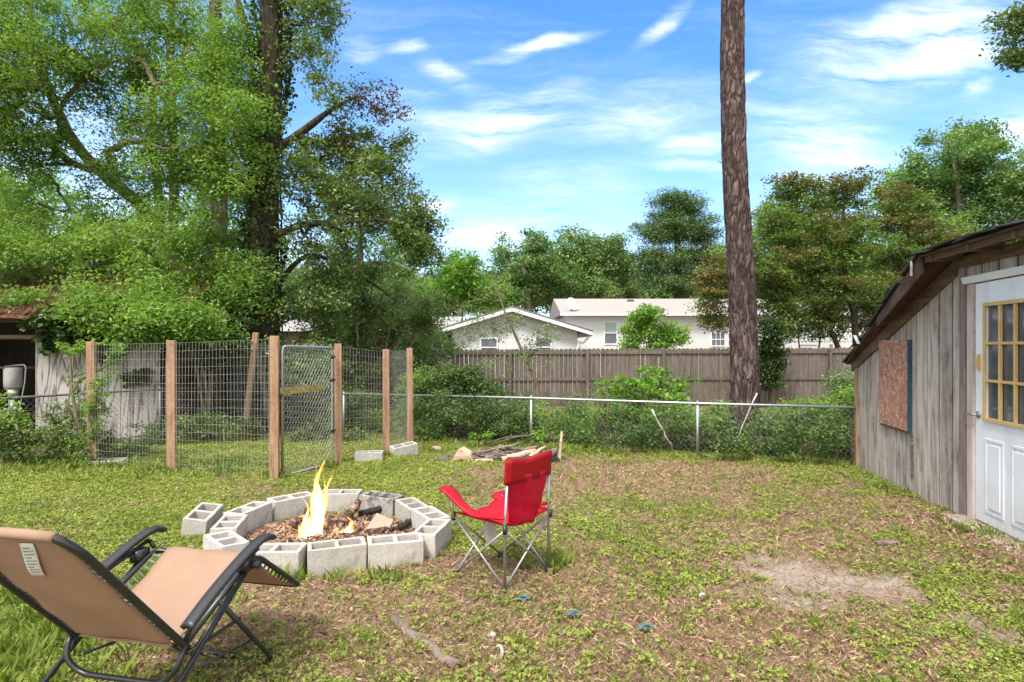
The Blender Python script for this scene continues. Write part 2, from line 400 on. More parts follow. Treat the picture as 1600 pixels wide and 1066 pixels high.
fin = mix(nt, fill_bank, fin, (8.6, 8.1, 7.3))      # the bank of unseen cloud added overhead and behind the viewpoint as neutral fill
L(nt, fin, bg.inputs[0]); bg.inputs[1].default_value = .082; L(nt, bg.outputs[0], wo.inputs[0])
vs = scene.view_settings; vs.view_transform = 'Standard'; vs.look = 'None'; vs.gamma = 1; vs.exposure = 1.70
scene.cycles.max_bounces = 8; scene.cycles.transparent_max_bounces = 24; scene.cycles.diffuse_bounces = 3
scene.cycles.use_denoising = True; scene.cycles.denoising_prefilter = 'ACCURATE'

# ------------------------------------------------------------- shared materials
M = {}
M['metal'] = mat_simple('galvanised', (.50, .52, .54), (.33, .34, .36), 30, .45, .75, .5, .05)
M['wire'] = mat_simple('wire', (.42, .42, .40), (.24, .23, .215), 12, .5, .5, .5, 0)
M['link'] = mat_simple('link_wire', (.20, .20, .19), (.10, .10, .095), 12, .55, .5, .5, 0)
M['post'] = mat_wood('post_wood', (.43, .27, .17), (.33, .19, .12), (.20, .11, .07), 'Z', .8, .85, False, .4, .5)
M['fence'] = mat_wood('fence_wood', (.165, .142, .124), (.115, .097, .084), (.055, .046, .039), 'Z', .8, .9, True, .4, .5)
M['siding'] = mat_wood('siding_wood', (.54, .485, .435), (.37, .315, .27), (.115, .085, .072), 'Z', .75, .85, True, .8, .25, .37, .63, .16, 8.0)
M['darkwood'] = mat_wood('dark_wood', (.20, .14, .11), (.13, .085, .065), (.055, .034, .026), 'X', .7, .9, False, .5, .4)
M['white_wood'] = mat_wood('flaking_white_shaded', (.36, .335, .33), (.20, .175, .17), (.035, .03, .03), 'Z', .6, .8, True, .6, 0, .41, .62, .34, 11.0)  # white greyed down in the colour to stand in for shade on this wall
M['trim'] = mat_wood('trim_paint', (.64, .58, .54), (.52, .44, .39), (.30, .22, .17), 'Z', .6, .7, False, .2, .5)
M['bark'] = mat_simple('oak_bark', (.105, .082, .066), (.024, .019, .016), 9, .95, 0, .1, 1.0, (2.2, 2.2, .35))
M['twig'] = mat_simple('twig_bark', (.24, .19, .15), (.10, .075, .06), 9, .95, 0, .1, .8, (2.2, 2.2, .35))
M['concrete'] = None
m, nt, out = new_mat('concrete'); v = coords(nt); n = noise(nt, v, 8, 6, .7); n2 = noise(nt, v, 130, 3, .7)
ao = attr(nt, 'v')
c = mix(nt, .35, ramp(nt, n, [(.3, (.33, .31, .29)), (.5, (.47, .45, .43)), (.7, (.58, .56, .53))]).outputs[0], ramp(nt, n2, [(.35, (.25, .24, .22)), (.6, (.7, .68, .65))]).outputs[0])
wn = noise(nt, coords(nt), 3.5, 5, .7)
oi = N(nt, 'ShaderNodeObjectInfo'); c = mix(nt, .8, c, ramp(nt, oi.outputs['Random'], [(0, (.74, .72, .68)), (1, (1.1, 1.09, 1.06))]).outputs[0], 'MULTIPLY')
c = mix(nt, ramp(nt, wn, [(.50, (0,)*3), (.66, (.65,)*3)]).outputs[0], c, (.20, .18, .13))
pits = noise(nt, coords(nt), 60, 3, .8); c = mix(nt, ramp(nt, pits, [(.62, (0,)*3), (.70, (.6,)*3)]).outputs[0], c, (.12, .11, .10))
principled(nt, out, c, .95, 0, .2, math_(nt, 'ADD', n, n2), .5, .004); M['concrete'] = m
# pine bark with plates
m, nt, out = new_mat('pine_bark'); v = coords(nt, (1, 1, .26)); v2 = coords(nt, (1, 1, .55))
f1 = noise(nt, v, 12, 4, .5, .7); f2 = noise(nt, v2, 34, 5, .7, .5); f3 = noise(nt, coords(nt), 3, 4, .6)
rd_ = math_(nt, 'MULTIPLY', math_(nt, 'ABSOLUTE', math_(nt, 'SUBTRACT', f1, .5)), 5.0, True)
h = math_(nt, 'ADD', math_(nt, 'MULTIPLY', rd_, .55), math_(nt, 'MULTIPLY', f2, .55))
c = ramp(nt, h, [(.26, (.030, .019, .016)), (.48, (.095, .070, .066)), (.70, (.165, .128, .118)), (.95, (.24, .195, .182))]).outputs[0]
c = mix(nt, .5, c, ramp(nt, f3, [(.35, (.6, .58, .58)), (.65, (1.25, 1.2, 1.2))]).outputs[0], 'MULTIPLY')
principled(nt, out, c, .95, 0, .1, h, 1.0, .03); M['pine'] = m
M['black'] = mat_simple('black_steel', (.022, .022, .024), (.014, .014, .015), 30, .32, .0, .6, .03)
M['black_plastic'] = mat_simple('black_plastic', (.03, .03, .033), (.02, .02, .022), 50, .45, 0, .5, .08)
M['steel'] = mat_simple('grey_steel', (.50, .50, .51), (.40, .40, .41), 30, .35, .8, .5, .03)
def fabric(name, c1, c2, trans=.25, rough=.75, sc=420, stripes=None):
    m, nt, out = new_mat(name); v = coords(nt)
    w1 = N(nt, 'ShaderNodeTexWave', bands_direction='X'); w1.inputs['Scale'].default_value = sc; L(nt, v, w1.inputs[0])
    w2 = N(nt, 'ShaderNodeTexWave', bands_direction='Z'); w2.inputs['Scale'].default_value = sc; L(nt, v, w2.inputs[0])
    n = noise(nt, v, 5, 5, .6); f = math_(nt, 'MULTIPLY', w1.outputs['Fac'], w2.outputs['Fac'])
    c = ramp(nt, n, [(.3, c2), (.7, c1)]).outputs[0]
    c = mix(nt, .12, c, ramp(nt, noise(nt, v, 260, 2), [(.3, (.4,)*3), (.7, (1.4,)*3)]).outputs[0], 'MULTIPLY')
    p = principled(nt, out, c, rough, 0, .3, f, .15, .002)
    t = N(nt, 'ShaderNodeBsdfTranslucent'); L(nt, c, t.inputs[0]); mx = N(nt, 'ShaderNodeMixShader'); mx.inputs[0].default_value = trans
    L(nt, p.outputs[0], mx.inputs[1]); L(nt, t.outputs[0], mx.inputs[2]); L(nt, mx.outputs[0], out.inputs[0]); return m
M['tan'] = fabric('tan_mesh_fabric', (.52, .345, .25), (.45, .295, .21), .38)
M['red'] = fabric('red_nylon', (.62, .010, .035), (.50, .006, .022), .35, .45)
M['red_band'] = fabric('red_nylon_band', (.36, .005, .010), (.30, .004, .008), .12, .5)
M['label'] = mat_simple('white_label', (.72, .72, .70), (.60, .60, .59), 90, .6, 0, .3, 0)
M['print'] = mat_simple('grey_print', (.30, .30, .30), (.22, .22, .22), 90, .6, 0, .3, 0)
M['paint'] = mat_simple('white_paint', (.84, .85, .86), (.74, .75, .77), 3, .45, 0, .4, .05)
M['glass'] = mat_simple('dark_glass', (.10, .11, .14), (.05, .055, .07), 3, .06, 0, .9, 0)
M['yellow_wood'] = mat_simple('yellow_wood', (.72, .50, .22), (.55, .36, .14), 14, .6, 0, .3, .1, (1, 1, .3))
# leaves
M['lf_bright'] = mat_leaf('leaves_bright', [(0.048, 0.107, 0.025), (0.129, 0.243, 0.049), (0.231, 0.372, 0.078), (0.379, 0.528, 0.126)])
M['lf_oak'] = mat_leaf('leaves_oak', [(0.046, 0.080, 0.029), (0.108, 0.169, 0.053), (0.184, 0.265, 0.086), (0.277, 0.354, 0.120)], .45, .3)
M['lf_brown'] = mat_leaf('leaves_brown', [(.050, .040, .028), (.10, .070, .045), (.09, .09, .05), (.11, .13, .06)], .5, .3)
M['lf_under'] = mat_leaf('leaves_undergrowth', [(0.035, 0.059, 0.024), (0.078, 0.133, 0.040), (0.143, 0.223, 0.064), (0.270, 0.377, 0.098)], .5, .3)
M['lf_lime'] = mat_leaf('leaves_lime', [(0.061, 0.151, 0.019), (0.121, 0.259, 0.036), (0.223, 0.389, 0.061), (0.304, 0.454, 0.085)])
M['lf_far'] = mat_leaf('leaves_far', [(0.062, 0.116, 0.040), (0.122, 0.217, 0.064), (0.204, 0.312, 0.098), (0.325, 0.433, 0.154)], .6, .3, .25)
M['lf_blue'] = mat_leaf('leaves_bluegreen', [(0.055, 0.111, 0.039), (0.109, 0.210, 0.061), (0.178, 0.300, 0.088), (0.287, 0.418, 0.143)], .5, .3, .4)
M['lf_maple'] = mat_leaf('leaves_maple', [(0.071, 0.057, 0.028), (0.143, 0.115, 0.044), (0.116, 0.184, 0.050), (0.196, 0.322, 0.077), (0.303, 0.196, 0.066)], .5, .38, .5)
M['lf_pine'] = mat_leaf('pine_needles', [(0.040, 0.084, 0.029), (0.079, 0.146, 0.049), (0.134, 0.219, 0.074), (0.202, 0.291, 0.099)], .6, .15, .35)
M['lf_bronze'] = mat_leaf('leaves_bronze', [(.07, .05, .028), (.14, .10, .042), (.17, .16, .05), (.27, .16, .06)], .5, .38, .6)
M['red_sheer'] = fabric('red_sheer_nylon', (.74, .02, .085), (.60, .012, .05), .5, .36)
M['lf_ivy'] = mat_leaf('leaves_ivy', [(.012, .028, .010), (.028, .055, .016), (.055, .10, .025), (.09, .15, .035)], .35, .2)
# ------------------------------------------------------------- ground sheet
def axis(a, b, st, far, k):
    f = np.arange(a, b+1e-6, st); e = [b]; s = st
    while e[-1] < far: s *= k; e.append(e[-1]+s)
    g = [a]; s = st
    while g[-1] > -far: s *= k; g.append(g[-1]-s)
    return np.concatenate([np.array(g[1:])[::-1], f, np.array(e[1:])])
xs = axis(-9.5, 7.5, .06, 260, 1.35); ys = axis(1.3, 12.0, .06, 300, 1.35)
XX, YY = np.meshgrid(xs, ys); x = XX.ravel(); y = YY.ravel()
sandm = sandy(x, y); gr = green_cover(x, y); mu = mulchy(x, y); ri = ringin(x, y)
z = gz(x, y)+.014*(fbm(x*9, y*9, 90, 3)-.5)*(np.abs(x) < 10)*(y < 12)+.01*gr
nx, ny = len(xs), len(ys)
me = bpy.data.meshes.new('ground'); me.vertices.add(nx*ny); me.vertices.foreach_set('co', np.stack([x, y, z], 1).astype(np.float32).ravel())
ii, jj = np.meshgrid(np.arange(nx-1), np.arange(ny-1)); q = (jj*nx+ii).ravel(); quads = np.stack([q, q+1, q+1+nx, q+nx], 1)
me.loops.add(quads.size); me.loops.foreach_set('vertex_index', quads.ravel().astype(np.int32))
me.polygons.add(len(quads)); me.polygons.foreach_set('loop_start', np.arange(0, quads.size, 4, dtype=np.int32))
me.polygons.foreach_set('use_smooth', [True]*len(quads))
for nm, dat in (('green', gr), ('sand', sandm), ('mulch', mu), ('ring', ri)):
    at = me.attributes.new(nm, 'FLOAT', 'POINT'); at.data.foreach_set('value', dat.astype(np.float32))
me.update(calc_edges=True)
m, nt, out = new_mat('yard_soil'); v = coords(nt)
n1 = noise(nt, v, 5, 7, .7); n2 = noise(nt, v, 38, 6, .75); n3 = noise(nt, v, 150, 3, .7)
soil = ramp(nt, n2, [(.30, (.085, .058, .042)), (.45, (.17, .115, .08)), (.58, (.30, .20, .14)), (.72, (.42, .31, .22))]).outputs[0]
soil = mix(nt, .45, soil, ramp(nt, n3, [(.3, (.35,)*3), (.7, (1.5, 1.4, 1.3))]).outputs[0], 'MULTIPLY')
soil = mix(nt, ramp(nt, n1, [(.45, (0,)*3), (.65, (.5,)*3)]).outputs[0], soil, (.22, .20, .08))
grn = ramp(nt, n2, [(.3, (.045, .06, .018)), (.5, (.10, .13, .03)), (.7, (.19, .22, .06))]).outputs[0]
c = mix(nt, math_(nt, 'MULTIPLY', attr(nt, 'green'), .75), soil, grn)
snd = ramp(nt, n2, [(.3, (.20, .16, .125)), (.55, (.35, .295, .25)), (.7, (.45, .39, .34))]).outputs[0]
sf = math_(nt, 'MULTIPLY', attr(nt, 'sand'), ramp(nt, n1, [(.36, (.15,)*3), (.56, (1,)*3)]).outputs[0])
c = mix(nt, sf, c, snd)
mul = ramp(nt, n2, [(.3, (.07, .04, .03)), (.5, (.22, .13, .09)), (.68, (.40, .27, .20))]).outputs[0]
c = mix(nt, math_(nt, 'MULTIPLY', attr(nt, 'mulch'), .8), c, mul)
c = mix(nt, math_(nt, 'MULTIPLY', attr(nt, 'ring'), .8), c, (.11, .075, .055))
principled(nt, out, c, .95, 0, .15, math_(nt, 'ADD', n2, math_(nt, 'MULTIPLY', n3, .6)), .8, .012)
me.materials.append(m); g = link('ground', me); tag(g, kind='structure')

# ------------------------------------------------------------- ground cover
M['weed'] = mat_leaf('weed_leaves', [(.10, .135, .025), (.20, .255, .040), (.30, .355, .065), (.42, .45, .12)], .5, .3, 1.6)
M['blade'] = mat_leaf('grass_blades', [(.07, .11, .02), (.14, .21, .03), (.24, .30, .06), (.38, .36, .14)], .5, .3, 1.2)
m, nt, out = new_mat('dry_litter'); a = attr(nt, 'v')
principled(nt, out, ramp(nt, a, [(0, (.11, .06, .04)), (.3, (.27, .155, .105)), (.6, (.40, .26, .17)), (.88, (.47, .35, .23)), (1, (.55, .45, .34))]).outputs[0], .8, 0, .2); M['litter'] = m
rng = np.random.default_rng(5)
def spots(n, y0, y1, p=1.0, lo=-11.5, hi=6.5):
    Y = y0+(y1-y0)*rng.random(n)**p; X = (rng.random(n)*2-1)*(Y*1.12+.45); k = (X > lo) & (X < hi)
    k &= ~((X > 3.19+.2*Y-.02) & (Y < 8.05))
    return X[k], Y[k]
def covered(x, y): # keeps plants off the concrete blocks' tops
    r = np.sqrt(((x+1.5)/1.0)**2+((y-4.87)/.93)**2); return r < 1.02
# weeds
X, Y = spots(155000, 2.0, 10.5, 1.15); keep = rng.random(len(X)) < (.08+.92*green_cover(X, Y)**1.05); keep &= ~covered(X, Y) | (rng.random(len(X)) < .05)
keep &= rng.random(len(X)) > .93*sandy(X, Y)
X, Y = X[keep], Y[keep]; k = rng.integers(4, 10, len(X)); idx = np.repeat(np.arange(len(X)), k); m_ = len(idx)
rad = (.014+.024*rng.random(len(X)))[idx]; an = rng.random(m_)*6.283; rr = rad*(.3+.7*rng.random(m_))
lx = X[idx]+np.cos(an)*rr; ly = Y[idx]+np.sin(an)*rr; hh = (.004+.022*rng.random(len(X)))[idx]*(.5+rng.random(m_))
c = np.stack([lx, ly, gz(lx, ly)+.008+hh], 1); td = np.stack([np.cos(an), np.sin(an), np.zeros(m_)], 1)
size = (.008+.012*rng.random(len(X))**1.6)[idx]*(1+.055*ly)*(.7+.6*rng.random(m_))
V = leaf_verts(c, size, rng, .8, .9, .1, .1, td)
o = np_mesh('ground_weeds', V, 4, M['weed'], rng.random(len(X))[idx]*.6+rng.random(m_)*.4); tag(o, 'low bright green clover and broadleaf weeds spread over the yard', 'weeds', kind='stuff')
# bigger leafy sprigs
X, Y = spots(8600, 2.0, 10.5, 1.1); tf = fbm(X*1.1+30, Y*1.1, 63, 3); keep = (rng.random(len(X)) < np.clip((tf-.45)*4, 0, 1)*(.3+green_cover(X, Y))) & ~covered(X, Y) & (rng.random(len(X)) > .95*sandy(X, Y)); X, Y = X[keep], Y[keep]
k = rng.integers(8, 20, len(X)); idx = np.repeat(np.arange(len(X)), k); m_ = len(idx); an = rng.random(m_)*6.283; rr = .055*rng.random(m_)**.6
lx = X[idx]+np.cos(an)*rr; ly = Y[idx]+np.sin(an)*rr; c = np.stack([lx, ly, gz(lx, ly)+.015+.045*rng.random(m_)*(1-rr/.07)], 1)
V = leaf_verts(c, (.014+.016*rng.random(m_))*(1+.04*ly), rng, .75, .7, .2, .1, np.stack([np.cos(an), np.sin(an), np.zeros(m_)], 1))
o = np_mesh('leafy_sprigs', V, 4, M['weed'], rng.random(len(X))[idx]*.5+rng.random(m_)*.5); tag(o, 'taller leafy green sprigs standing out of the low weeds', 'weeds', kind='stuff')
# grass blades
def blades(name, X, Y, hmin, hmax, mat, label, per=7, lean=.5, wid=.0035, cat='grass'):
    k = rng.integers(max(1, per-3), per+4, len(X)); idx = np.repeat(np.arange(len(X)), k); n = len(idx)
    bx = X[idx]+rng.normal(size=n)*.018; by = Y[idx]+rng.normal(size=n)*.018; bz = gz(bx, by)
    an = rng.random(n)*6.283; h = (hmin+(hmax-hmin)*rng.random(len(X)))[idx]*(.6+.6*rng.random(n)); ln = h*lean*(.3+rng.random(n))
    w_ = wid*(1+.12*by)*(.7+.6*rng.random(n)); sx = -np.sin(an)*w_; sy = np.cos(an)*w_; dx = np.cos(an)*ln; dy = np.sin(an)*ln
    z0 = np.zeros(n)
    b = np.stack([bx, by, bz], 1)
    V = np.stack([b-np.stack([sx, sy, z0], 1), b+np.stack([sx, sy, z0], 1), b+np.stack([dx*.4+sx*.8, dy*.4+sy*.8, h*.65], 1), b+np.stack([dx, dy, h], 1)], 1)
    o = np_mesh(name, V.reshape(-1, 3), 4, mat, rng.random(len(X))[idx]*.5+rng.random(n)*.5)
    return tag(o, label, cat, kind='stuff')
X, Y = spots(74000, 2.0, 10.5, 1.1); tuft = fbm(X*1.3+9, Y*1.3, 61, 3)
keep = rng.random(len(X)) < np.clip((tuft-.36)*3, .12, 1)*(.25+.75*green_cover(X, Y))*(1-.8*sandy(X, Y)); keep &= ~covered(X, Y); X, Y = X[keep], Y[keep]
# longer grass on the left edge, along the fence and round things
parts_x = [X]; parts_y = [Y]
blades('lawn_grass', X, Y, .015, .055, M['blade'], 'short thin grass blades growing between the weeds', 6, .7, .0017)
ex = []; ey = []
def patch(cx, cy, sx, sy, n):
    ex.append(cx+rng.normal(size=n)*sx); ey.append(cy+rng.normal(size=n)*sy)
patch(-2.6, 2.9, .35, .25, 300); patch(-2.3, 3.6, .3, .3, 150); patch(-1.35, 3.90, .40, .05, 26); patch(-1.47, 3.98, .03, .05, 16); patch(4.3, 6.6, .10, .25, 24); patch(3.95, 5.0, .1, .15, 20)
for t in np.linspace(0, 1, 34): patch(-3.4+8.2*t, 11.15-3.3*t, .16, .14, 5+(30 if .45 < t < .6 else 0))
for t in np.linspace(0, 1, 24): patch(-8.3+4.6*t, 8.4-.5*t, .2, .35, 30)
for (a, b) in ((-4.55, 7.65), (-2.97, 7.25), (-2.5, 8.0), (-1.95, 8.9), (-1.3, 9.3), (-2.2, 8.9), (-.9, 9.6), (0.8, 9.4), (-2.9, 5.2), (.3, 4.2)): patch(a, b, .11, .09, 20)
patch(-3.2, 3.3, .6, .3, 160); patch(3.6, 3.1, .45, .25, 90)
ex = np.concatenate(ex); ey = np.concatenate(ey); kk = ~covered(ex, ey) | (rng.random(len(ex)) < .3); kk &= ~((ex > 3.19+.2*ey-.03)); ex, ey = ex[kk], ey[kk]
blades('long_grass', ex, ey, .04, .13, M['blade'], 'longer bright green grass tufts along fences and around posts and blocks', 7, .6, .004)
# straw, pine needles and dead leaves
X, Y = spots(230000, 2.0, 10.5, 1.1); keep = rng.random(len(X)) < (1.0-.62*green_cover(X, Y)-.75*sandy(X, Y)); keep &= ~covered(X, Y) | (ringin(X, Y) > .5); X, Y = X[keep], Y[keep]; n = len(X)
an = rng.random(n)*3.14; ln = (.018+.045*rng.random(n)); wd = .0009+.0012*rng.random(n)*(1+.06*Y)
chip = rng.random(n) < (.012+.28*mulchy(X, Y)+.5*ringin(X, Y)); ln[chip] *= .75; wd[chip] = .004+.007*rng.random(chip.sum())
dx = np.cos(an)*ln/2; dy = np.sin(an)*ln/2; sx = -np.sin(an)*wd; sy = np.cos(an)*wd; zz = gz(X, Y)+.009+.016*rng.random(n); tl = rng.normal(size=n)*.012
c = np.stack([X, Y, zz], 1); D = np.stack([dx, dy, tl], 1); S = np.stack([sx, sy, rng.normal(size=n)*.003], 1)
V = np.stack([c-D-S*.6, c-D*.2-S, c+D, c+S], 1).reshape(-1, 3)
o = np_mesh('dry_litter', V, 4, M['litter'], rng.random(n)**1.25*.9); tag(o, 'brown pine straw, bark chips and dead leaves scattered over the bare soil', 'litter', kind='stuff')
# ------------------------------------------------------------- fire ring
def block_mesh(mbm=None):
    mb = MB(); a, b, h, t = .1985, .097, .194, .030
    cell_block(mb, [-a, -a+t, -t/2, t/2, a-t, a], [-b, -b+t, b-t, b], 0, h, {(1, 1), (3, 1)}, .5)
    return mb
bl0 = block_mesh().build('concrete_block', M['concrete']); bevel(bl0, .004); 
def jitter(o, s=.0015):
    for v in o.data.vertices: v.co += Vector((random.gauss(0, s), random.gauss(0, s), random.gauss(0, s)))
variants = [bl0.data]
for i in range(3):
    me = bl0.data.copy(); me.name = 'concrete_block'; variants.append(me)
    for v in me.vertices: v.co += Vector((random.gauss(0, .0012), random.gauss(0, .0012), random.gauss(0, .0012)))
blocks = [  # x, y, yaw deg, tilt, sink, label
    (-1.66, 4.03, 2, 0, .012, 'concrete block of the fire ring partly hidden behind the lounge chair footrest'),
    (-1.255, 4.125, 20, 0, .015, 'concrete block at the very front of the fire ring, right of the footrest'),
    (-.865, 4.26, 16, 1, .018, 'concrete block of the fire ring at front right, second from the footrest'),
    (-.63, 4.55, 78, -1, .01, 'concrete block set end-on at the right corner of the fire ring facing the red chair'),
    (-.70, 4.95, -58, 0, .01, 'outermost right concrete block of the fire ring behind the end-on corner block'),
    (-.92, 5.31, -59, 0, .01, 'short-looking concrete block at the back right bend of the fire ring'),
    (-1.27, 5.61, -24, 1, .01, 'soot-stained concrete block at the back of the fire ring, right of the flames'),
    (-1.72, 5.77, 2, 0, .01, 'rearmost concrete block of the fire ring directly behind the tall flame'),
    (-2.13, 5.56, 44, 0, .01, 'concrete block at the back of the fire ring just left of the tall flame'),
    (-2.36, 5.16, 76, 0, .01, 'concrete block on the left side of the fire ring with straw on its top'),
    (-2.31, 4.70, 103, 2, .01, 'concrete block of the fire ring beside the block lying outside the ring'),
    (-2.10, 4.22, -46, -2, .0, 'skewed concrete block at the left front of the fire ring near the black armrest'),
]
for i, (x_, y_, yaw, tl, sk, lb) in enumerate(blocks):
    o = bl0 if i == 0 else link('concrete_block', variants[i % 4])
    o.location = (x_, y_, float(gz(x_, y_))-sk); o.rotation_euler = (R(tl), R(tl*.5), R(yaw)); tag(o, lb, 'concrete block', 'grey concrete blocks laid out as a fire ring')
o = link('concrete_block', variants[1]); o.location = (-2.73, 5.06, float(gz(-2.73, 5.06))-.02); o.rotation_euler = (R(9), R(-5), R(98)); tag(o, 'tilted weedy concrete block lying in the grass just outside the fire ring', 'concrete block')
o = link('concrete_block', variants[2]); p = G(577, 721); o.location = (p[0], p[1], p[2]-.05); o.rotation_euler = (0, 0, R(8)); tag(o, 'half sunken concrete block in the grass between the gate and the next pen post', 'concrete block')
o = link('concrete_block', variants[3]); p = G(632, 712); o.location = (p[0], p[1], p[2]-.02); o.rotation_euler = (R(4), R(-6), R(35)); tag(o, 'concrete block with holes up leaning between the two right pen posts', 'concrete block')
o = link('concrete_block', variants[2]); p = G(172, 727); o.location = (p[0], p[1], p[2]-.11); o.rotation_euler = (R(3), 0, R(12)); tag(o, 'nearly buried pale concrete block by the weedy left pen post', 'concrete block')

sm = M['concrete'].copy(); sm.name = 'sooty_concrete'; nt = sm.node_tree; bs = [q for q in nt.nodes if q.type == 'BSDF_PRINCIPLED'][0]; src = bs.inputs['Base Color'].links[0].from_socket
sn = noise(nt, coords(nt), 7, 6, .75); L(nt, mix(nt, ramp(nt, sn, [(.36, (.80,)*3), (.52, (0,)*3)]).outputs[0], src, (.03, .028, .026)), bs.inputs['Base Color'])
for o in list(COL.objects):
    if 'soot-stained' in o.get('label', ''): o.data = o.data.copy(); o.data.name = 'sooty_block'; o.data.materials[0] = sm
# ash and charred bits
def lump(name, mat, c, r, seed, fl=1.0, sub=3, amp=.3, parent=None, v=None):
    bm = bmesh.new(); bmesh.ops.create_icosphere(bm, subdivisions=sub, radius=1)
    rr = random.Random(seed); o3 = Vector((rr.random()*9, rr.random()*9, rr.random()*9))
    from mathutils import noise as mn
    for q in bm.verts:
        d = 1+amp*mn.fractal(q.co*1.6+o3, 1, 2, 4); q.co = Vector((q.co.x*r[0]*d, q.co.y*r[1]*d, q.co.z*r[2]*d))
    me = bpy.data.meshes.new(name); bm.to_mesh(me); bm.free(); me.materials.append(mat)
    at = me.attributes.new('v', 'FLOAT', 'FACE')
    for p_ in me.polygons: p_.use_smooth = True
    return link(name, me, parent, c)
m, nt, out = new_mat('ash_mulch'); v = coords(nt); n = noise(nt, v, 45, 6, .75); n2 = noise(nt, v, 4, 4, .6)
c = mix(nt, ramp(nt, n2, [(.42, (0,)*3), (.62, (.8,)*3)]).outputs[0], ramp(nt, n, [(.3, (.05, .03, .025)), (.5, (.19, .11, .085)), (.7, (.38, .27, .22))]).outputs[0], ramp(nt, n, [(.3, (.02, .018, .017)), (.7, (.13, .12, .11))]).outputs[0])
principled(nt, out, c, .95, 0, .1, n, 1.0, .02); M['ash'] = m
mb = MB(); nr, na = 14, 48; vs_ = []; fs_ = []
for i in range(nr+1):
    for j in range(na):
        r_ = i/nr; an = 2*math.pi*j/na; xx = -1.52+.80*r_*math.cos(an); yy_ = 4.87+.72*r_*math.sin(an)
        hgt = .05*(1-r_**2)+.035*float(fbm(np.array([xx*9.]), np.array([yy_*9.]), 8, 3)[0]-.4)*(1-r_)
        vs_.append((xx, yy_, float(gz(xx, yy_))+.006+max(0, hgt)))
for i in range(nr):
    for j in range(na): fs_.append((i*na+j, i*na+(j+1) % na, (i+1)*na+(j+1) % na, (i+1)*na+j))
mb.add(vs_, fs_, .5); o = mb.build('ash_bed', M['ash'], None, True); tag(o, 'bed of brown mulch, ash and char inside the ring of blocks', 'ash', kind='stuff')
# chips in the ring
n = 5200; an = rng.random(n)*6.283; rr = np.sqrt(rng.random(n)); X = -1.52+.72*rr*np.cos(an); Y = 4.87+.64*rr*np.sin(an)
ln = .012+.03*rng.random(n); wd = .003+.008*rng.random(n); a2 = rng.random(n)*6.28; c = np.stack([X, Y, gz(X, Y)+.012+.055*(1-rr**2)+.012*rng.random(n)], 1)
D = np.stack([np.cos(a2)*ln, np.sin(a2)*ln, rng.normal(size=n)*.01], 1); S = np.stack([-np.sin(a2)*wd, np.cos(a2)*wd, rng.normal(size=n)*.004], 1)
o = np_mesh('bark_chips', np.stack([c-D-S, c-D*.2+S, c+D, c+D*.1-S], 1).reshape(-1, 3), 4, M['litter'], rng.random(n)*.75); tag(o, 'reddish brown bark chips covering the floor of the fire ring', 'bark chips', kind='stuff')
m, nt, out = new_mat('charred_wood'); v = coords(nt, (1, 1, 1)); n_ = noise(nt, v, 9, 6, .7, 1)
c = ramp(nt, n_, [(.35, (.012, .010, .010)), (.5, (.10, .06, .045)), (.58, (.42, .26, .17)), (.75, (.55, .40, .28))]).outputs[0]
principled(nt, out, c, .9, 0, .2, n_, .6, .01); M['char'] = m
M['coal'] = mat_simple('coal', (.05, .045, .045), (.008, .008, .008), 25, .9, 0, .2, .6)
M['splitwood'] = mat_wood('split_wood', (.62, .47, .36), (.48, .33, .24), (.28, .17, .12), 'X', .8, .85, False, .4, .4)
def stick(name, p, q, r, mat, label=None, cat='stick', group=None, wob=.03, n=8, taper=.8, seg=7):
    p = Vector(p); q = Vector(q); l = (q-p).length; pts = []
    for i in range(seg): 
        t = i/(seg-1); pts.append(p.lerp(q, t)+Vector((random.gauss(0, wob*l*.5), random.gauss(0, wob*l*.5), random.gauss(0, wob*l*.3))))
    mid = (p+q)/2; mb = MB(); mb.tube([a-mid for a in pts], [r*(1-(1-taper)*i/(seg-1))*(.9+.25*random.random()) for i in range(seg)], n)
    o = mb.build(name, mat, None, True, mid); return tag(o, label, cat, group)
def gp(px, py, dz=0): p = G(px, py); return Vector((p[0], p[1], float(gz(p[0], p[1]))+dz))
stick('firewood_log', gp(455, 838, .06), gp(505, 815, .22), .05, M['char'], 'half burnt log propped up under the tall flame', 'log', None, .02)
stick('firewood_log', gp(520, 845, .05), gp(560, 812, .16), .045, M['char'], 'short burnt log leaning behind the small flame', 'log', None, .02)
stick('firewood_log', gp(540, 852, .05), gp(612, 838, .06), .04, M['char'], 'dark charred log lying flat in front of the flat stone', 'log', None, .02)
stick('firewood_log', gp(505, 832, .13), gp(535, 850, .05), .04, M['char'], 'orange scorched log crossing below the flames', 'log', None, .02)
stick('firewood_log', gp(618, 838, .05), gp(645, 826, .08), .03, M['coal'], 'black charcoal stick at the right end of the ash bed', 'log', None, .03)
stick('firewood_log', gp(560, 812, .05), gp(600, 806, .08), .035, M['coal'], 'black charcoal stick against the soot-stained rear block', 'log', None, .03)
mb = MB(); mb.prism([(-.10, -.012, -.075), (.09, -.012, -.085), (.105, -.012, .05), (-.06, -.012, .085)], (0, .035, 0), .5); o = mb.build('flat_stone', mat_simple('stone', (.38, .30, .25), (.26, .20, .16), 10, .9), None, False, gp(594, 838, .11)); bevel(o, .004); o.rotation_euler = (R(-48), R(8), R(-6)); tag(o, 'flat grey brown stone slab leaning in the ashes right of the flames', 'stone')
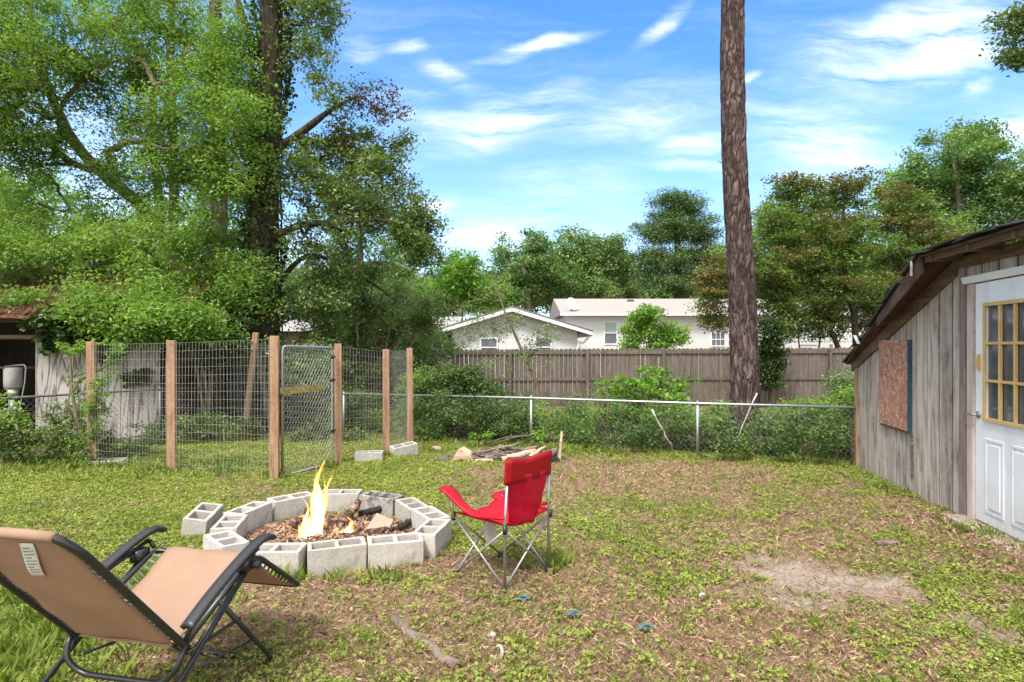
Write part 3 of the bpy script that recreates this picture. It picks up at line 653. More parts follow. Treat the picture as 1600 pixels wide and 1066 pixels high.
for i in range(16):
    a_ = random.random()*6.28; rr_ = random.random()**.5*.5
    xx, yy_ = -1.35+rr_*math.cos(a_)*1.1, 4.95+rr_*math.sin(a_)*.9
    s = random.uniform(.018, .04); o = lump('charcoal_lump', M['coal'], (xx, yy_, float(gz(xx, yy_))+.06), (s, s*.8, s*.6), i, sub=2); tag(o, 'small black charcoal lump scattered in the fire ring ash', 'charcoal', 'small black charcoal lumps scattered in the ash bed')

# flames
m, nt, out = new_mat('flame'); tc = N(nt, 'ShaderNodeTexCoord'); sp_ = N(nt, 'ShaderNodeSeparateXYZ'); L(nt, tc.outputs['Generated'], sp_.inputs[0])
n = noise(nt, coords(nt, (1, 1, .25)), 16, 6, .68, 1.2); lw = N(nt, 'ShaderNodeLayerWeight'); lw.inputs['Blend'].default_value = .5
face = math_(nt, 'SUBTRACT', 1.0, lw.outputs['Facing'], True)
hz_ = math_(nt, 'SUBTRACT', 1.1, sp_.outputs[2], True)
core = math_(nt, 'MULTIPLY', math_(nt, 'POWER', face, 1.3), math_(nt, 'ADD', hz_, math_(nt, 'MULTIPLY', math_(nt, 'SUBTRACT', n, .5), 1.9)), True)
col = ramp(nt, core, [(.05, (1, .22, .02)), (.25, (1, .50, .06)), (.5, (1, .78, .28)), (.8, (1, .95, .72))]).outputs[0]
em = N(nt, 'ShaderNodeEmission'); L(nt, col, em.inputs[0]); L(nt, ramp(nt, core, [(0, (.4,)*3), (.5, (1.0,)*3), (1, (1,)*3)]).outputs[0], em.inputs[1])
em.inputs[1].default_value = 1
L(nt, math_(nt, 'ADD', math_(nt, 'MULTIPLY', core, 1.2), .45), em.inputs[1])
tr = N(nt, 'ShaderNodeBsdfTransparent'); mx = N(nt, 'ShaderNodeMixShader'); L(nt, ramp(nt, core, [(.02, (0,)*3), (.22, (.30,)*3), (.55, (.95,)*3)]).outputs[0], mx.inputs[0])
L(nt, tr.outputs[0], mx.inputs[1]); L(nt, em.outputs[0], mx.inputs[2]); L(nt, mx.outputs[0], out.inputs[0]); M['flame'] = m
def tongue(base, h, r, lean, seed, fl=.6):
    rr = random.Random(seed); mb = MB(); pts = []; rs = []; k = 26
    ph = rr.random()*6; ph2 = rr.random()*6
    for i in range(k):
        t = i/(k-1); pts.append((base[0]+lean[0]*t+.045*math.sin(t*7+ph)*t, base[1]+lean[1]*t+.04*math.sin(t*6+ph2)*t, base[2]+h*t))
        rs.append(max(.002, r*(math.sin(math.pi*min(1, t*.9+.22))**.8)*(1-t)**.55*(1+.22*math.sin(t*17+ph)+.12*math.sin(t*31+ph2))))
    mb.tube(pts, rs, 20, .5, caps=False); return mb
root = empty('camp_fire', (-1.6, 4.75, float(gz(-1.6, 4.75))+.05), 0, 'tall yellow white campfire flame burning in the middle of the block ring', 'fire')
b0 = Vector((0, 0, 0))
for (bx_, by_, h, r, lx_, ly_) in ((-.06, 0, .30, .060, .02, 0), (-.02, .01, .76, .056, .10, .02), (.02, .0, .60, .040, .10, 0), (.0, .02, .70, .028, .06, 0), (.03, .02, .72, .024, .13, 0), (-.01, -.02, .50, .03, .02, 0), (.05, .0, .34, .022, .02, 0), (-.08, .0, .40, .022, .0, 0), (-.05, -.04, .22, .065, .0, 0), (.26, .03, .22, .030, .02, 0), (.29, .02, .13, .035, .03, 0), (.23, -.03, .12, .030, -.01, 0), (-.10, .02, .14, .04, -.02, 0)):
    o = tongue((bx_-.03, by_, -.03), h, r, (lx_, ly_), random.random()).build('flame', M['flame'], root, True)
for (bx_, by_, h, r, lx_, ly_) in [] and ((0, 0, .46, .085, .06, 0), (.03, .02, .70, .062, .06, .02), (-.07, .02, .40, .05, -.05, 0), (.08, 0, .52, .045, .05, 0), (-.02, -.06, .30, .08, -.03, 0), (.05, .05, .62, .04, .09, 0), (-.10, -.03, .22, .05, -.05, 0), (-.06, -.05, .30, .07, -.02, 0), (.02, -.04, .44, .06, .05, 0), (.07, .03, .58, .05, .03, 0), (.0, .03, .60, .035, -.02, 0), (.26, .03, .20, .035, .02, 0), (.30, .02, .13, .045, .03, 0), (.24, -.03, .12, .04, -.01, 0), (.21, .02, .10, .05, 0, 0)):
    o = tongue((bx_, by_, -.03), h, r, (lx_, ly_), random.random()).build('flame', M['flame'], root, True)

# ------------------------------------------------------------- red camp chair
u = Vector((.643, .766, 0)); vv = Vector((-.766, .643, 0)); cc = Vector((-.067, 4.02, 0)); cg = float(gz(cc.x, cc.y))
root = empty('camping_chair', (cc.x, cc.y, cg), math.atan2(vv.y, vv.x)-math.pi/2, 'red folding camping chair with grey steel legs seen from behind by the fire ring', 'chair')
hw, hd = .235, .225           # local x = right when seated, y = forward
RL, RR, FL, FR = (-hw, -hd), (hw, -hd), (-hw, hd), (hw, hd)
tz = .43
def tb(mb, a, b, r=.008, n=8): mb.tube([a, b], r, n, .5)
for (c_, nm) in ((RL, 0), (RR, 0)):
    mb = MB(); mb.tube([(c_[0], c_[1], .015), (c_[0]*1.0, c_[1], .45), (c_[0]*(1.0 if c_ == RL else .91), c_[1]-.020, .705)], .0095, 10, .5); mb.build('back_post', M['steel'], root, True)
for c_ in (FL, FR):
    mb = MB(); tb(mb, (c_[0]*1.10, c_[1], tz-.03), (c_[0]*1.12, c_[1]+.01, .545 if c_ == FL else .455)); mb.build('arm_post', M['steel'], root, True)
def legpair(a, b, ha, hb):
    for p_, q_, o_ in ((a, b, .008), (b, a, -.008)):
        mb = MB(); d = Vector((q_[0]-p_[0], q_[1]-p_[1], 0)).normalized(); s = Vector((-d.y, d.x, 0))*o_
        tb(mb, Vector((p_[0], p_[1], .02))+s, Vector((q_[0]*1.04, q_[1]*1.04, tz-.02))+s, .0075); mb.build('leg', M['steel'], root, True)
for a_, b_ in ((RL, RR), (RR, FR), (FR, FL), (FL, RL)): legpair(a_, b_, 0, 0)
for c_ in (RL, RR, FL, FR):
    mb = MB(); mb.tube([(c_[0], c_[1], 0), (c_[0], c_[1], .03)], [.022, .018], 10); mb.build('foot_cap', M['black_plastic'], root, True)
    mb = MB(); mb.tube([(c_[0]*1.04, c_[1]*1.04, tz-.045), (c_[0]*1.04, c_[1]*1.04, tz+.005)], .016, 10); mb.build('corner_hub', M['black_plastic'], root, True)
def sheet(mb, fn, nu, nv, th, a=.5, top=True):   # thick cloth: fn(u,v)->Vector
    P_ = [[fn(i/nu, j/nv) for j in range(nv+1)] for i in range(nu+1)]; vs_ = []; 
    def nr(i, j):
        a1 = P_[min(i+1, nu)][j]-P_[max(i-1, 0)][j]; b1 = P_[i][min(j+1, nv)]-P_[i][max(j-1, 0)]; n = a1.cross(b1); return n.normalized() if n.length > 1e-9 else Vector((0, 0, 1))
    for s in (1, -1):
        for i in range(nu+1):
            for j in range(nv+1): vs_.append(P_[i][j]+nr(i, j)*th/2*s)
    W = nv+1; O = (nu+1)*W; fs_ = []
    for i in range(nu):
        for j in range(nv):
            q = (i*W+j, (i+1)*W+j, (i+1)*W+j+1, i*W+j+1); fs_.append(q); fs_.append(tuple(O+k for k in q[::-1]))
    bd = [i*W for i in range(nu+1)]+[nu*W+j for j in range(1, nv+1)]+[i*W+nv for i in range(nu-1, -1, -1)]+[j for j in range(nv-1, 0, -1)]
    for k in range(len(bd)): a1, b1 = bd[k], bd[(k+1) % len(bd)]; fs_.append((b1, a1, O+a1, O+b1))
    mb.add(vs_, fs_, a); return mb
def seatf(a, b):      # a across, b back->front
    x_ = (a-.5)*2*hw*1.04; y_ = -hd*1.0+b*(2*hd+.03); sag = .075*(1-(2*a-1)**2)*(1-(2*b-1)**4*.75)
    curl = -.035*max(0, b-.85)/.15
    return Vector((x_*(1-.10*math.sin(math.pi*b)), y_, tz+.012-sag+curl*(1-(2*a-1)**2)+.010*math.sin(a*19+b*9)*(1-(2*a-1)**2)))
mb = MB(); sheet(mb, seatf, 18, 16, .006); seat = mb.build('seat', M['red'], root, True)
def backf(a, b):      # b bottom->top
    z_ = tz-.03+b*.34; hwid = hw*(.60+.37*b**.9) ; x_ = (a-.5)*2*hwid-(.010*b)
    bow = -.055*(1-(2*a-1)**2)*(1-.5*b)+(1-b)*.05+.007*math.sin(a*23-b*6)*b*(1-b)*2+.005*math.sin(b*19+a*5)*(1-b)
    return Vector((x_, -hd-.03*b+bow*(.8)+.006*math.sin(a*16+b*5), z_+.008*math.sin(a*7)))
def bandf(a, b):
    z_ = tz+.27+b*.16; x_ = -hw*1.03+a*hw*1.95
    return Vector((x_, -hd-.028-.012*b-.016*(1-(2*a-1)**2)-.002, z_-.016*(1-(2*a-1)**2)*b+.004*math.sin(a*11)))
mb = MB(); sheet(mb, backf, 16, 16, .004); mb.build('backrest', M['red_sheer'], root, True)
mb = MB(); sheet(mb, bandf, 16, 6, .010)
sheet(mb, lambda a, b: Vector(bandf(a, b))+Vector((0, .03, 0)), 16, 6, .006)
for sx in (-1, 1): sheet(mb, lambda a, b, sx=sx: Vector(bandf((sx+1)/2, b))+Vector((sx*.008*math.sin(math.pi*a), .03*a, 0)), 4, 6, .005)
sheet(mb, lambda a, b: Vector(bandf(a, 1))+Vector((0, .03*b, .003*math.sin(math.pi*b))), 16, 3, .005)
mb.build('head_band', M['red_band'], root, True)
for sx in (-1, 1):
    def armf(a, b, sx=sx):   # a rear -> front, b inner -> outer
        y_ = -hd-.005+a*(2*hd+.07); wd_ = .030+.05*a+.05*max(0, (a-.7)/.3); z_ = (.49-.05*math.sin(math.pi*min(a*1.1, 1))*.8+.12*a**2.0) if sx < 0 else (.49-.05*math.sin(math.pi*a)-.03*a)
        return Vector((sx*(hw*(1.02+.13*a)+(b-.5)*wd_), y_, z_-.012*abs(2*b-1)+.012*math.sin(a*8)*b))
    mb = MB(); sheet(mb, armf, 16, 5, .012); arm = mb.build('armrest', M['red'], root, True)
    # cup holder: sagging mesh ring hanging from the front end of the arm
mb = MB(); sheet(mb, lambda a, b: Vector((-.13+a*.14+.03*b*(1-a), hd*.35-.02+.01*math.sin(b*4), tz-.070-b*.150)), 4, 6, .001); mb.cur = 1
for k in range(7): 
    x0 = -.092+.01*((k % 2)); mb.box(x0, x0+.085, hd*.35-.024, hd*.35-.0225, tz-.10-k*.014, tz-.096-k*.014)
lab = mb.build('care_label', [M['label'], M['label']], root, False); lab.rotation_euler = (0, 0, 0)

# ------------------------------------------------------------- reclining lounge chair
LO = Vector((-1.57, 2.25, 0)); lg = float(gz(LO.x, LO.y)); root = empty('lounge_chair', (LO.x, LO.y, lg), R(-11), 'tan reclining lounge chair with black tube frame, seen from behind beside the fire ring', 'lounge chair')
W = .262; HY, HZ = .08, .38; TH = R(40); BL = .73
def bk(t, off=0, ox=0): return Vector((ox, HY-math.sin(TH)*t*BL-off*math.cos(TH), HZ+math.cos(TH)*t*BL-off*math.sin(TH)))
pts = [(-W, HY+.02, HZ-.02), bk(0, 0, -W), bk(.93, 0, -W), bk(1.03, .0, -W*.86), bk(1.05, 0, -W*.7), bk(1.05, 0, W*.7), bk(1.03, 0, W*.86), bk(.93, 0, W), bk(0, 0, W), (W, HY+.02, HZ-.02)]
mb = MB(); mb.tube(round_poly(pts, .10, 5), .0140, 10, .5); mb.build('back_frame', M['black'], root, True)
def lbf(a, b):
    p = bk(.0+b*1.03, .0, 0); s = .030*math.sin(math.pi*min(1, b*1.05))*(1-(2*a-1)**2)
    return p+Vector(((a-.5)*2*(W-.046), 0, 0))+Vector((0, -math.cos(TH), -math.sin(TH)))*(s+.004*math.sin(a*9+b*4)+.0035*math.sin(b*26+a*2)*(abs(2*a-1)**3)+.004*math.sin(b*9+3*a)*(1-b))
mb = MB(); sheet(mb, lbf, 14, 22, .004); bp = mb.build('back_sling', M['tan'], root, True)
mb = MB(); mb.tube([bk(1.045, 0, -W*.83), bk(1.05, 0, -W*.4), bk(1.05, 0, W*.4), bk(1.045, 0, W*.83)], .0175, 12, .5); mb.build('top_sleeve', M['tan'], root, True)
# care tag on the back of the sling
def lt(a, b): return lbf(.62+.12*a-.12*b, .955-.22*b)+Vector((0, -math.cos(TH), -math.sin(TH)))*(.006+.010*b*math.sin(3*b))
mb = MB(); sheet(mb, lt, 4, 8, .001); tagm = mb.build('care_tag', M['label'], root, True)
mb = MB()
for k in range(9):
    b_ = .12+.085*k; q0 = [lt(.12, b_), lt(.85 if k % 3 else .6, b_), lt(.85 if k % 3 else .6, b_+.028), lt(.12, b_+.028)]; mb.prism([q+Vector((0, -.0012, -.001)) for q in q0], (0, -.0004, -.0003), .5)
mb.build('printed_lines', M['print'], tagm)
# seat and footrest frames
KY, KZ = .52, .585; FY, FZ = .97, .25
pts = [(-W, HY, HZ), (-W, KY, KZ), (-W, FY-.06, FZ+.03), (-W*.7, FY, FZ), (W*.7, FY, FZ), (W, FY-.06, FZ+.03), (W, KY, KZ), (W, HY, HZ)]
mb = MB(); mb.tube(round_poly(pts, .08, 5), .0130, 10, .5); mb.build('seat_frame', M['black'], root, True)
def sf_(a, b):
    y_ = HY-.02+b*(KY-HY+.03); z_ = HZ+(KZ-HZ)*max(0, b)-.06*math.sin(math.pi*b)*(.6+.4*(1-(2*a-1)**2))+.0
    return Vector(((a-.5)*2*(W-.050), y_, z_+.003*math.sin(a*12+b*6)+.003*math.sin(b*24)*(abs(2*a-1)**3)))
mb = MB(); sheet(mb, sf_, 12, 14, .004); mb.build('seat_sling', M['tan'], root, True)
def ff_(a, b): return Vector(((a-.5)*2*(W-.036), KY+.03+b*(FY-KY-.06), KZ-.02-(KZ-FZ-.03)*b-.03*math.sin(math.pi*b)))
mb = MB(); sheet(mb, ff_, 10, 10, .004); mb.build('footrest_sling', M['tan'], root, True)
# lacing: loops between sling edge and frame
def laces(fn_edge, fn_frame, n, sx):
    for k in range(n):
        t = (k+.5)/n; e = fn_edge(t); f_ = fn_frame(t+.2/n); g_ = fn_frame(t-.2/n)
        mb.tube([e, f_], .0035, 4, .5, False); mb.tube([e, g_], .0035, 4, .5, False)
for a_, sx in ((0, -1), (1, 1)):
    mb = MB()
    laces(lambda t: lbf(a_, t*.97), lambda t: bk(t*.97, 0, sx*W), 26, sx)
    laces(lambda t: sf_(a_, t), lambda t: Vector((sx*W, HY+t*(KY-HY), HZ+t*(KZ-HZ))), 15, sx)
    laces(lambda t: ff_(a_, t), lambda t: Vector((sx*W, KY+t*(FY-KY-.05), KZ-t*(KZ-FZ-.02))), 14, sx)
    mb.build('elastic_lacing', M['black_plastic'], root)
# armrests
for sx in (-1, 1):
    ax = sx*.305; line = smooth_line([(ax, .045, .475), (ax, .20, .555), (ax, .40, .635), (ax, .53, .665), (ax, .60, .645)], 6)
    mb = MB(); m_n = len(line)
    def af(a, b): 
        k = a*(m_n-1); i = min(int(k), m_n-2); p = line[i].lerp(line[i+1], k-i); return p+Vector(((b-.5)*.046*(1-.25*max(0, a-.9)/.1), 0, -.010*(2*b-1)**2))
    sheet(mb, af, 24, 6, .022); mb.build('armrest', M['black_plastic'], root, True)
    mb = MB(); mb.tube([(ax*.97, .10, .49), (ax*.97, .30, .57), (ax*.97, .50, .62)], .010, 8, .5); mb.tube([(ax*.95, .50, .62), (sx*W, KY-.02, KZ)], .010, 8, .5)
    mb.tube([(ax*.96, .10, .49), (sx*W, HY, HZ)], .010, 8, .5)
    mb.box(min(ax*.85, ax), max(ax*.85, ax), .40, .47, .545, .60); mb.build('arm_bracket', M['black'], root, True)
    mb = MB(); mb.tube([(sx*.285, .44, .57), (sx*.345, .44, .57)], .018, 10, .5); mb.build('lock_knob', M['black_plastic'], root, True)
mb = MB(); z0 = .012
mb.tube(round_poly([(-.285, .46, .56), (-.285, -.34, z0), (.285, -.34, z0), (.285, .46, .56)], .06, 5), .0115, 10, .5); mb.build('rear_leg', M['black'], root, True)
mb = MB(); mb.tube(round_poly([(-.272, .27, .47), (-.272, .66, z0), (.272, .66, z0), (.272, .27, .47)], .06, 5), .0115, 10, .5); mb.build('front_leg', M['black'], root, True)
mb = MB(); mb.tube(round_poly([(-.268, HY, HZ), (-.262, HY-.04, .30), (-.19, HY-.03, .235), (.19, HY-.03, .235), (.262, HY-.04, .30), (.268, HY, HZ)], .05, 5), .0115, 10, .5); mb.build('lower_crossbar', M['black'], root, True)
for sx in (-1, 1):
    mb = MB(); mb.tube([(sx*.276, HY+.0, HZ-.03), (sx*.276, .40, .34)], .008, 8, .5); mb.tube([(sx*.279, .10, .33), (sx*.279, .36, .50)], .009, 8, .5); mb.tube([(sx*.276, .14, .26), (sx*.276, .50, .20)], .006, 6, .5); mb.build('link_bar', M['black'], root, True)

# ------------------------------------------------------------- small things on the grass
M['oldbark'] = mat_simple('old_bark', (.27, .215, .185), (.10, .075, .06), 14, .95, 0, .1, .9, (1, 1, .6))
stick('fallen_branch', gp(614, 972, .004), gp(716, 1044, .004), .034, M['oldbark'], 'weathered grey piece of branch half sunk in the grass in the foreground', 'branch', None, .02, 9, .8)
stick('tree_root', gp(962, 1008, -.005), gp(1042, 1044, -.005), .028, M['oldbark'], 'low grey root showing in the grass at the bottom of the photo', 'root', None, .04, 8, .8)
mb = MB(); c0 = gp(774, 1024, .012); pts = [(math.cos(t)*.035, math.sin(t)*.055, .012*math.sin(t*2)) for t in np.linspace(-2.2, 2.0, 12)]; mb.tube(pts, .009, 7, .5)
o = mb.build('curled_bark', mat_simple('pale_bark', (.55, .47, .42), (.35, .28, .24), 30), None, True, c0); tag(o, 'small curled strip of pale bark lying in the weeds', 'bark')
o = lump('pebble', mat_simple('pebble_grey', (.42, .36, .34), (.32, .27, .25), 30), gp(769, 997, .012), (.028, .022, .014), 3, sub=2); tag(o, 'small smooth grey pebble just above the curled bark', 'pebble')
o = lump('paper_scrap', M['label'], gp(1097, 936, .015), (.018, .014, .012), 9, sub=3, amp=.9); tag(o, 'tiny crumpled white paper scrap in the middle of the weeds', 'paper')
teal = mat_simple('teal_leaf', (.11, .20, .20), (.07, .13, .14), 30, .6)
for (px, py, lb) in ((818, 947, 'teal scrap of plastic in the weeds right of the red chair foot'), (898, 971, 'brighter teal scrap in the weeds between the chair and the root'), (1010, 994, 'teal scrap in the weeds beside the low grey root')):
    mb = MB(); c_ = gp(px, py, .03)
    for k in range(3): a_ = random.random()*3; sheet(mb, lambda a, b, a_=a_, k=k: Vector(((a-.5)*.05+.02*k-.02, (b-.5)*.035+.012*k, .008*math.sin(a*4+a_)+.004*k)), 5, 4, .0012)
    o = mb.build('plastic_scrap', teal, None, True, c_); tag(o, lb, 'scrap')
o = lump('bark_slab', M['oldbark'], gp(1386, 853, .02), (.10, .03, .022), 12, sub=3); tag(o, 'reddish bark slab on the litter in front of the shed wall', 'bark')
# wood pile by the fence
pb = G(800, 722)
mb = MB(); rp = random.Random(33)
for i in range(260):
    X_ = rp.gauss(pb[0]-.15, .42); Y_ = rp.gauss(pb[1]+.25, .12); z_ = float(gz(X_, Y_))+max(0, .16*math.exp(-((X_-pb[0]+.1)/.45)**2)*rp.random()); a_ = rp.gauss(0, .6); l_ = rp.uniform(.05, .22); r_ = rp.uniform(.004, .016)
    p_ = Vector((X_, Y_, z_)); d_ = Vector((math.cos(a_), math.sin(a_)*.6, rp.gauss(0, .22)))*l_; mb.tube([p_-d_, p_+Vector((0, 0, .01)), p_+d_], [r_, r_*.9, r_*.6], 5)
o = mb.build('twig_heap', M['oldbark'], None, True); tag(o, 'heap of broken twigs and bark under the cut branches by the fence', 'twigs', kind='stuff')
wp = []
def wood(px0, py0, h0, px1, py1, h1, r, mat, lb, cat='branch', wob=.04):
    o = stick('cut_branch', gp(px0, py0, h0), gp(px1, py1, h1), r, M[mat], lb, cat, 'wood pile in front of the chain link fence', wob, 8); return o
wood(735, 719, .09, 812, 718, .24, .022, 'oldbark', 'long thin grey branch lying across the top of the wood pile')
wood(760, 722, .04, 800, 716, .10, .05, 'oldbark', 'thick grey log at the left bottom of the wood pile')
wood(785, 722, .04, 835, 718, .12, .05, 'splitwood', 'reddish split branch in the middle of the wood pile')
wood(768, 722, .04, 782, 716, .20, .028, 'oldbark', 'dark twisted branch stub standing up in the wood pile')
wood(795, 724, .03, 850, 720, .05, .045, 'bark', 'dark log lying along the bottom of the wood pile')
wood(822, 722, .05, 852, 716, .16, .03, 'splitwood', 'pale split stick pointing up right behind the red chair')
wood(853, 722, .06, 868, 716, .10, .07, 'oldbark', 'thick pale barked log end at the right of the wood pile', 'log')
wood(858, 724, .03, 872, 722, .03, .05, 'coal', 'blackened log below the pale barked log end', 'log')
wood(805, 716, .10, 840, 714, .15, .035, 'oldbark', 'grey branch at the back of the wood pile')
wood(742, 722, .02, 770, 723, .03, .03, 'splitwood', 'short pale stick on the ground left of the wood pile')
mb = MB(); mb.prism([(-.17, -.05, -.06), (.16, -.05, -.05), (.10, -.05, .05), (-.02, -.05, .13), (-.10, -.05, .08)], (.02, .13, .02), .5); o = mb.build('split_log', M['splitwood'], None, False, gp(724, 720, .06)); bevel(o, .008); jitter(o, .006); tag(o, 'pale orange split log lying left of the wood pile', 'log')
o = lump('stone', mat_simple('dark_stone', (.13, .12, .12), (.07, .07, .07), 20), gp(693, 721, .03), (.09, .06, .06), 15, sub=3, amp=.15); tag(o, 'dark rounded stone in the grass left of the wood pile', 'stone')
o = lump('brick_piece', mat_simple('brick_pink', (.36, .25, .21), (.25, .17, .14), 20), gp(682, 706, .05), (.10, .05, .055), 16, sub=2, amp=.12); tag(o, 'pinkish broken brick in the weeds between pen and wood pile', 'brick')
mb = MB(); b_ = gp(873, 722); mb.beam(b_+Vector((0, 0, -.05)), b_+Vector((.045, .0, .44)), .035, .035); o = mb.build('wooden_stake', M['splitwood']); bevel(o, .003); tag(o, 'bare pale wooden stake standing at the right end of the wood pile', 'stake')
# ------------------------------------------------------------- wooden shed on the right (local x along the wall towards us, y inwards)
sh = empty('wooden_shed', (4.79, 8.0, 0), math.atan2(-.981, -.196), 'weathered grey plank shed with a boarded window and a white door, at the right edge', 'shed')
HT, HZt = 2.51, 2.31
def top(t): return 1.30+(HZt-1.30)*min(t, HT)/HT
mb = MB(); t = 0.0; rs = random.Random(4)
DL, DR, DTOP = 2.80, 3.72, 2.06
while t < 6.2:
    wd_ = .241; t1 = min(t+wd_-.026, 6.2)
    z0 = -.26 if t < 2 else -.24
    dpt = rs.uniform(0, .004); a_ = rs.random()
    if t1 > DL-.1 and t < DR+.1: z0 = DTOP+.02
    mb.prism([(t, -dpt, z0), (t1, -dpt, z0), (t1, -dpt, top(t1)), (t, -dpt, top(t))], (0, .009, 0), a_)
    t += wd_
mb.cur = 1; mb.box(0, 2.70, .0095, .03, -.24, 1.28, .1); mb.prism([(0, .0095, 1.281), (2.7, .0095, 1.281), (2.7, .0095, 2.28), (2.5, .0095, 2.28)], (0, .02, 0), .1)
mb.box(DL-.1, DR+.1, .024, .032, DTOP, 2.29, .1); mb.box(DR+.1, 6.2, .02, .03, -.24, 2.29, .1); mb.cur = 0
mb.box(-.02, .0, .0, 3.6, -.3, 1.28, .6); mb.box(0, 6.2, 3.58, 3.6, -.3, 2.4, .4); mb.box(6.2, 6.22, 0, 3.6, -.3, 2.4, .4)
mb.build('wall', [M['siding'], M['bark']], sh)
mb = MB(); mb.box(-.03, .045, -.022, .012, -.28, 1.29, .2); mb.build('corner_board', M['post'], sh)
mb = MB(); mb.box(2.56, 2.66, -.024, -.005, -.20, 2.29, .1); mb.build('trim_board', mat_wood('grey_trim', (.30, .23, .21), (.22, .16, .15), (.11, .08, .07), 'Z', .8, .9, False), sh)
# lean-to roof
mb = MB()
def ov(t): return -.12-.21*min(max((t+.15)/2.59, 0), 1)
a0, a1 = (-.15, 1.27), (2.46, 2.40); nseg = 14
for i in range(nseg):
    f0, f1 = i/nseg, (i+1)/nseg; t0, t1 = a0[0]+(a1[0]-a0[0])*f0, a0[0]+(a1[0]-a0[0])*f1; zz0, zz1 = a0[1]+(a1[1]-a0[1])*f0, a0[1]+(a1[1]-a0[1])*f1
    e = rs.uniform(-.03, .035); lift = rs.uniform(0, .010)
    for k in range(4):
        y0 = ov(t0)+e if k == 0 else .85*k; y1 = .85*(k+1)+.2
        mb.prism([(t0-.04, y0, zz0-.02+lift), (t1+.01, y0, zz1+.004+lift), (t1+.01, y1, zz1+.004+lift), (t0-.04, y1, zz0-.02+lift)], (0, 0, .030+.001*k), rs.random())
M['shingle'] = mat_simple('black_felt', (.05, .05, .055), (.018, .018, .02), 30, .85, 0, .2, .4)
mb.build('lean_to_roof', M['shingle'], sh)
mb = MB(); sl_ = (HZt-1.30)/HT
mb.prism([(-.12, -.030, 1.13), (2.50, -.030, 2.17), (2.50, -.030, 2.33), (-.12, -.030, 1.285)], (0, .026, 0), .5)
mb.build('rake_board', M['darkwood'], sh)
mb = MB(); mb.prism([(-.14, -.10, 1.235), (2.46, -.30, 2.36), (2.46, .0, 2.36), (-.14, .0, 1.235)], (0, 0, .014), .5)
mb.prism([(1.2, -.215, 1.72), (2.50, -.315, 2.20), (2.46, -.315, 2.385), (1.2, -.215, 1.83)], (0, .022, 0), .3)
mb.build('soffit', mat_wood('red_brown_soffit', (.12, .072, .056), (.08, .046, .036), (.05, .028, .022), 'X', .7, .9, False), sh)
# main roof
mb = MB(); t = 2.36
while t < 6.6:
    t1 = t+.31; e = rs.uniform(-.04, .035); lift = rs.uniform(0, .018)
    for k in range(4):
        y0 = -.34+e if k == 0 else .9*k-.1; y1 = .9*(k+1)
        g0 = 2.405+.16*max(0, y0+.3)+lift; g1 = 2.405+.16*(y1+.3)+lift
        mb.prism([(t, y0, g0), (t1-.003, y0, g0+.004), (t1-.003, y1, g1), (t, y1, g1)], (0, 0, .016), rs.random())
    t = t1
mb.build('main_roof', M['shingle'], sh)
mb = MB(); t = 2.40
while t < 6.5:
    t1 = t+rs.uniform(.22, .5); e = rs.uniform(-.06, 0); mb.prism([(t, -.37+e, 2.402+rs.uniform(-.03, .01)), (t1, -.37+e*.5, 2.402+rs.uniform(-.03, .012)), (t1, -.2, 2.432), (t, -.2, 2.432)], (0, 0, .010), .5); t = t1-.02
o = mb.build('torn_felt_edge', M['shingle'], sh)
mb = MB(); mb.box(2.44, 6.5, -.31, -.02, 2.365, 2.385, .3); mb.box(2.46, 6.5, -.275, -.255, 2.31, 2.364, .5); mb.box(2.50, 6.5, -.035, -.005, 2.235, 2.34, .7)
for k in range(7): mb.box(2.6+.6*k, 2.64+.6*k, -.30, -.03, 2.30, 2.36, .4)
mb.build('eave_boards', M['darkwood'], sh)
mb = MB(); mb.box(2.31, 2.328, -.335, -.32, 2.20, 2.35, .5); mb.build('peeling_strip', M['trim'], sh)
mb = MB(); mb.beam((.62, -.20, 1.52), (.52, -.215, 1.63), .04, .012); mb.build('metal_flap', M['metal'], sh)
# boarded window
bx0, bx1, bz0, bz1 = .80, 1.60, .54, 1.57
m, nt, out = new_mat('strand_board'); v = coords(nt)
vo = N(nt, 'ShaderNodeTexVoronoi'); vo.inputs['Scale'].default_value = 26; wv_ = N(nt, 'ShaderNodeVectorMath', operation='MULTIPLY_ADD'); dn = N(nt, 'ShaderNodeTexNoise'); dn.inputs['Scale'].default_value = 12
L(nt, v, dn.inputs['Vector']); L(nt, dn.outputs['Color'], wv_.inputs[0]); wv_.inputs[1].default_value = (.09, .09, .09); L(nt, v, wv_.inputs[2]); L(nt, wv_.outputs[0], vo.inputs['Vector'])
sp_ = N(nt, 'ShaderNodeSeparateColor'); L(nt, vo.outputs['Color'], sp_.inputs[0])
vo2 = N(nt, 'ShaderNodeTexVoronoi'); vo2.inputs['Scale'].default_value = 60; L(nt, wv_.outputs[0], vo2.inputs['Vector']); sp2 = N(nt, 'ShaderNodeSeparateColor'); L(nt, vo2.outputs['Color'], sp2.inputs[0])
f_ = math_(nt, 'ADD', math_(nt, 'MULTIPLY', sp_.outputs[0], .55), math_(nt, 'MULTIPLY', sp2.outputs[0], .45))
c = ramp(nt, f_, [(.1, (.24, .11, .075)), (.4, (.36, .18, .125)), (.7, (.46, .26, .19)), (.95, (.60, .40, .31))]).outputs[0]
principled(nt, out, c, .85, 0, .2, f_, .3, .003)
mb = MB(); mb.prism([(bx0, -.035, bz0+.0), (bx1-.03, -.035, bz0-.01), (bx1-.03, -.035, bz1-.005), (bx0, -.035, bz1)], (0, .013, 0), .5); wb = mb.build('window_board', m, sh)
mb = MB(); mb.box(bx1-.028, bx1-.008, -.046, -.010, bz0-.012, bz1-.004, .5); mb.build('blue_edge', mat_simple('blue_paint', (.03, .085, .13), (.018, .055, .085), 12, .7), wb)
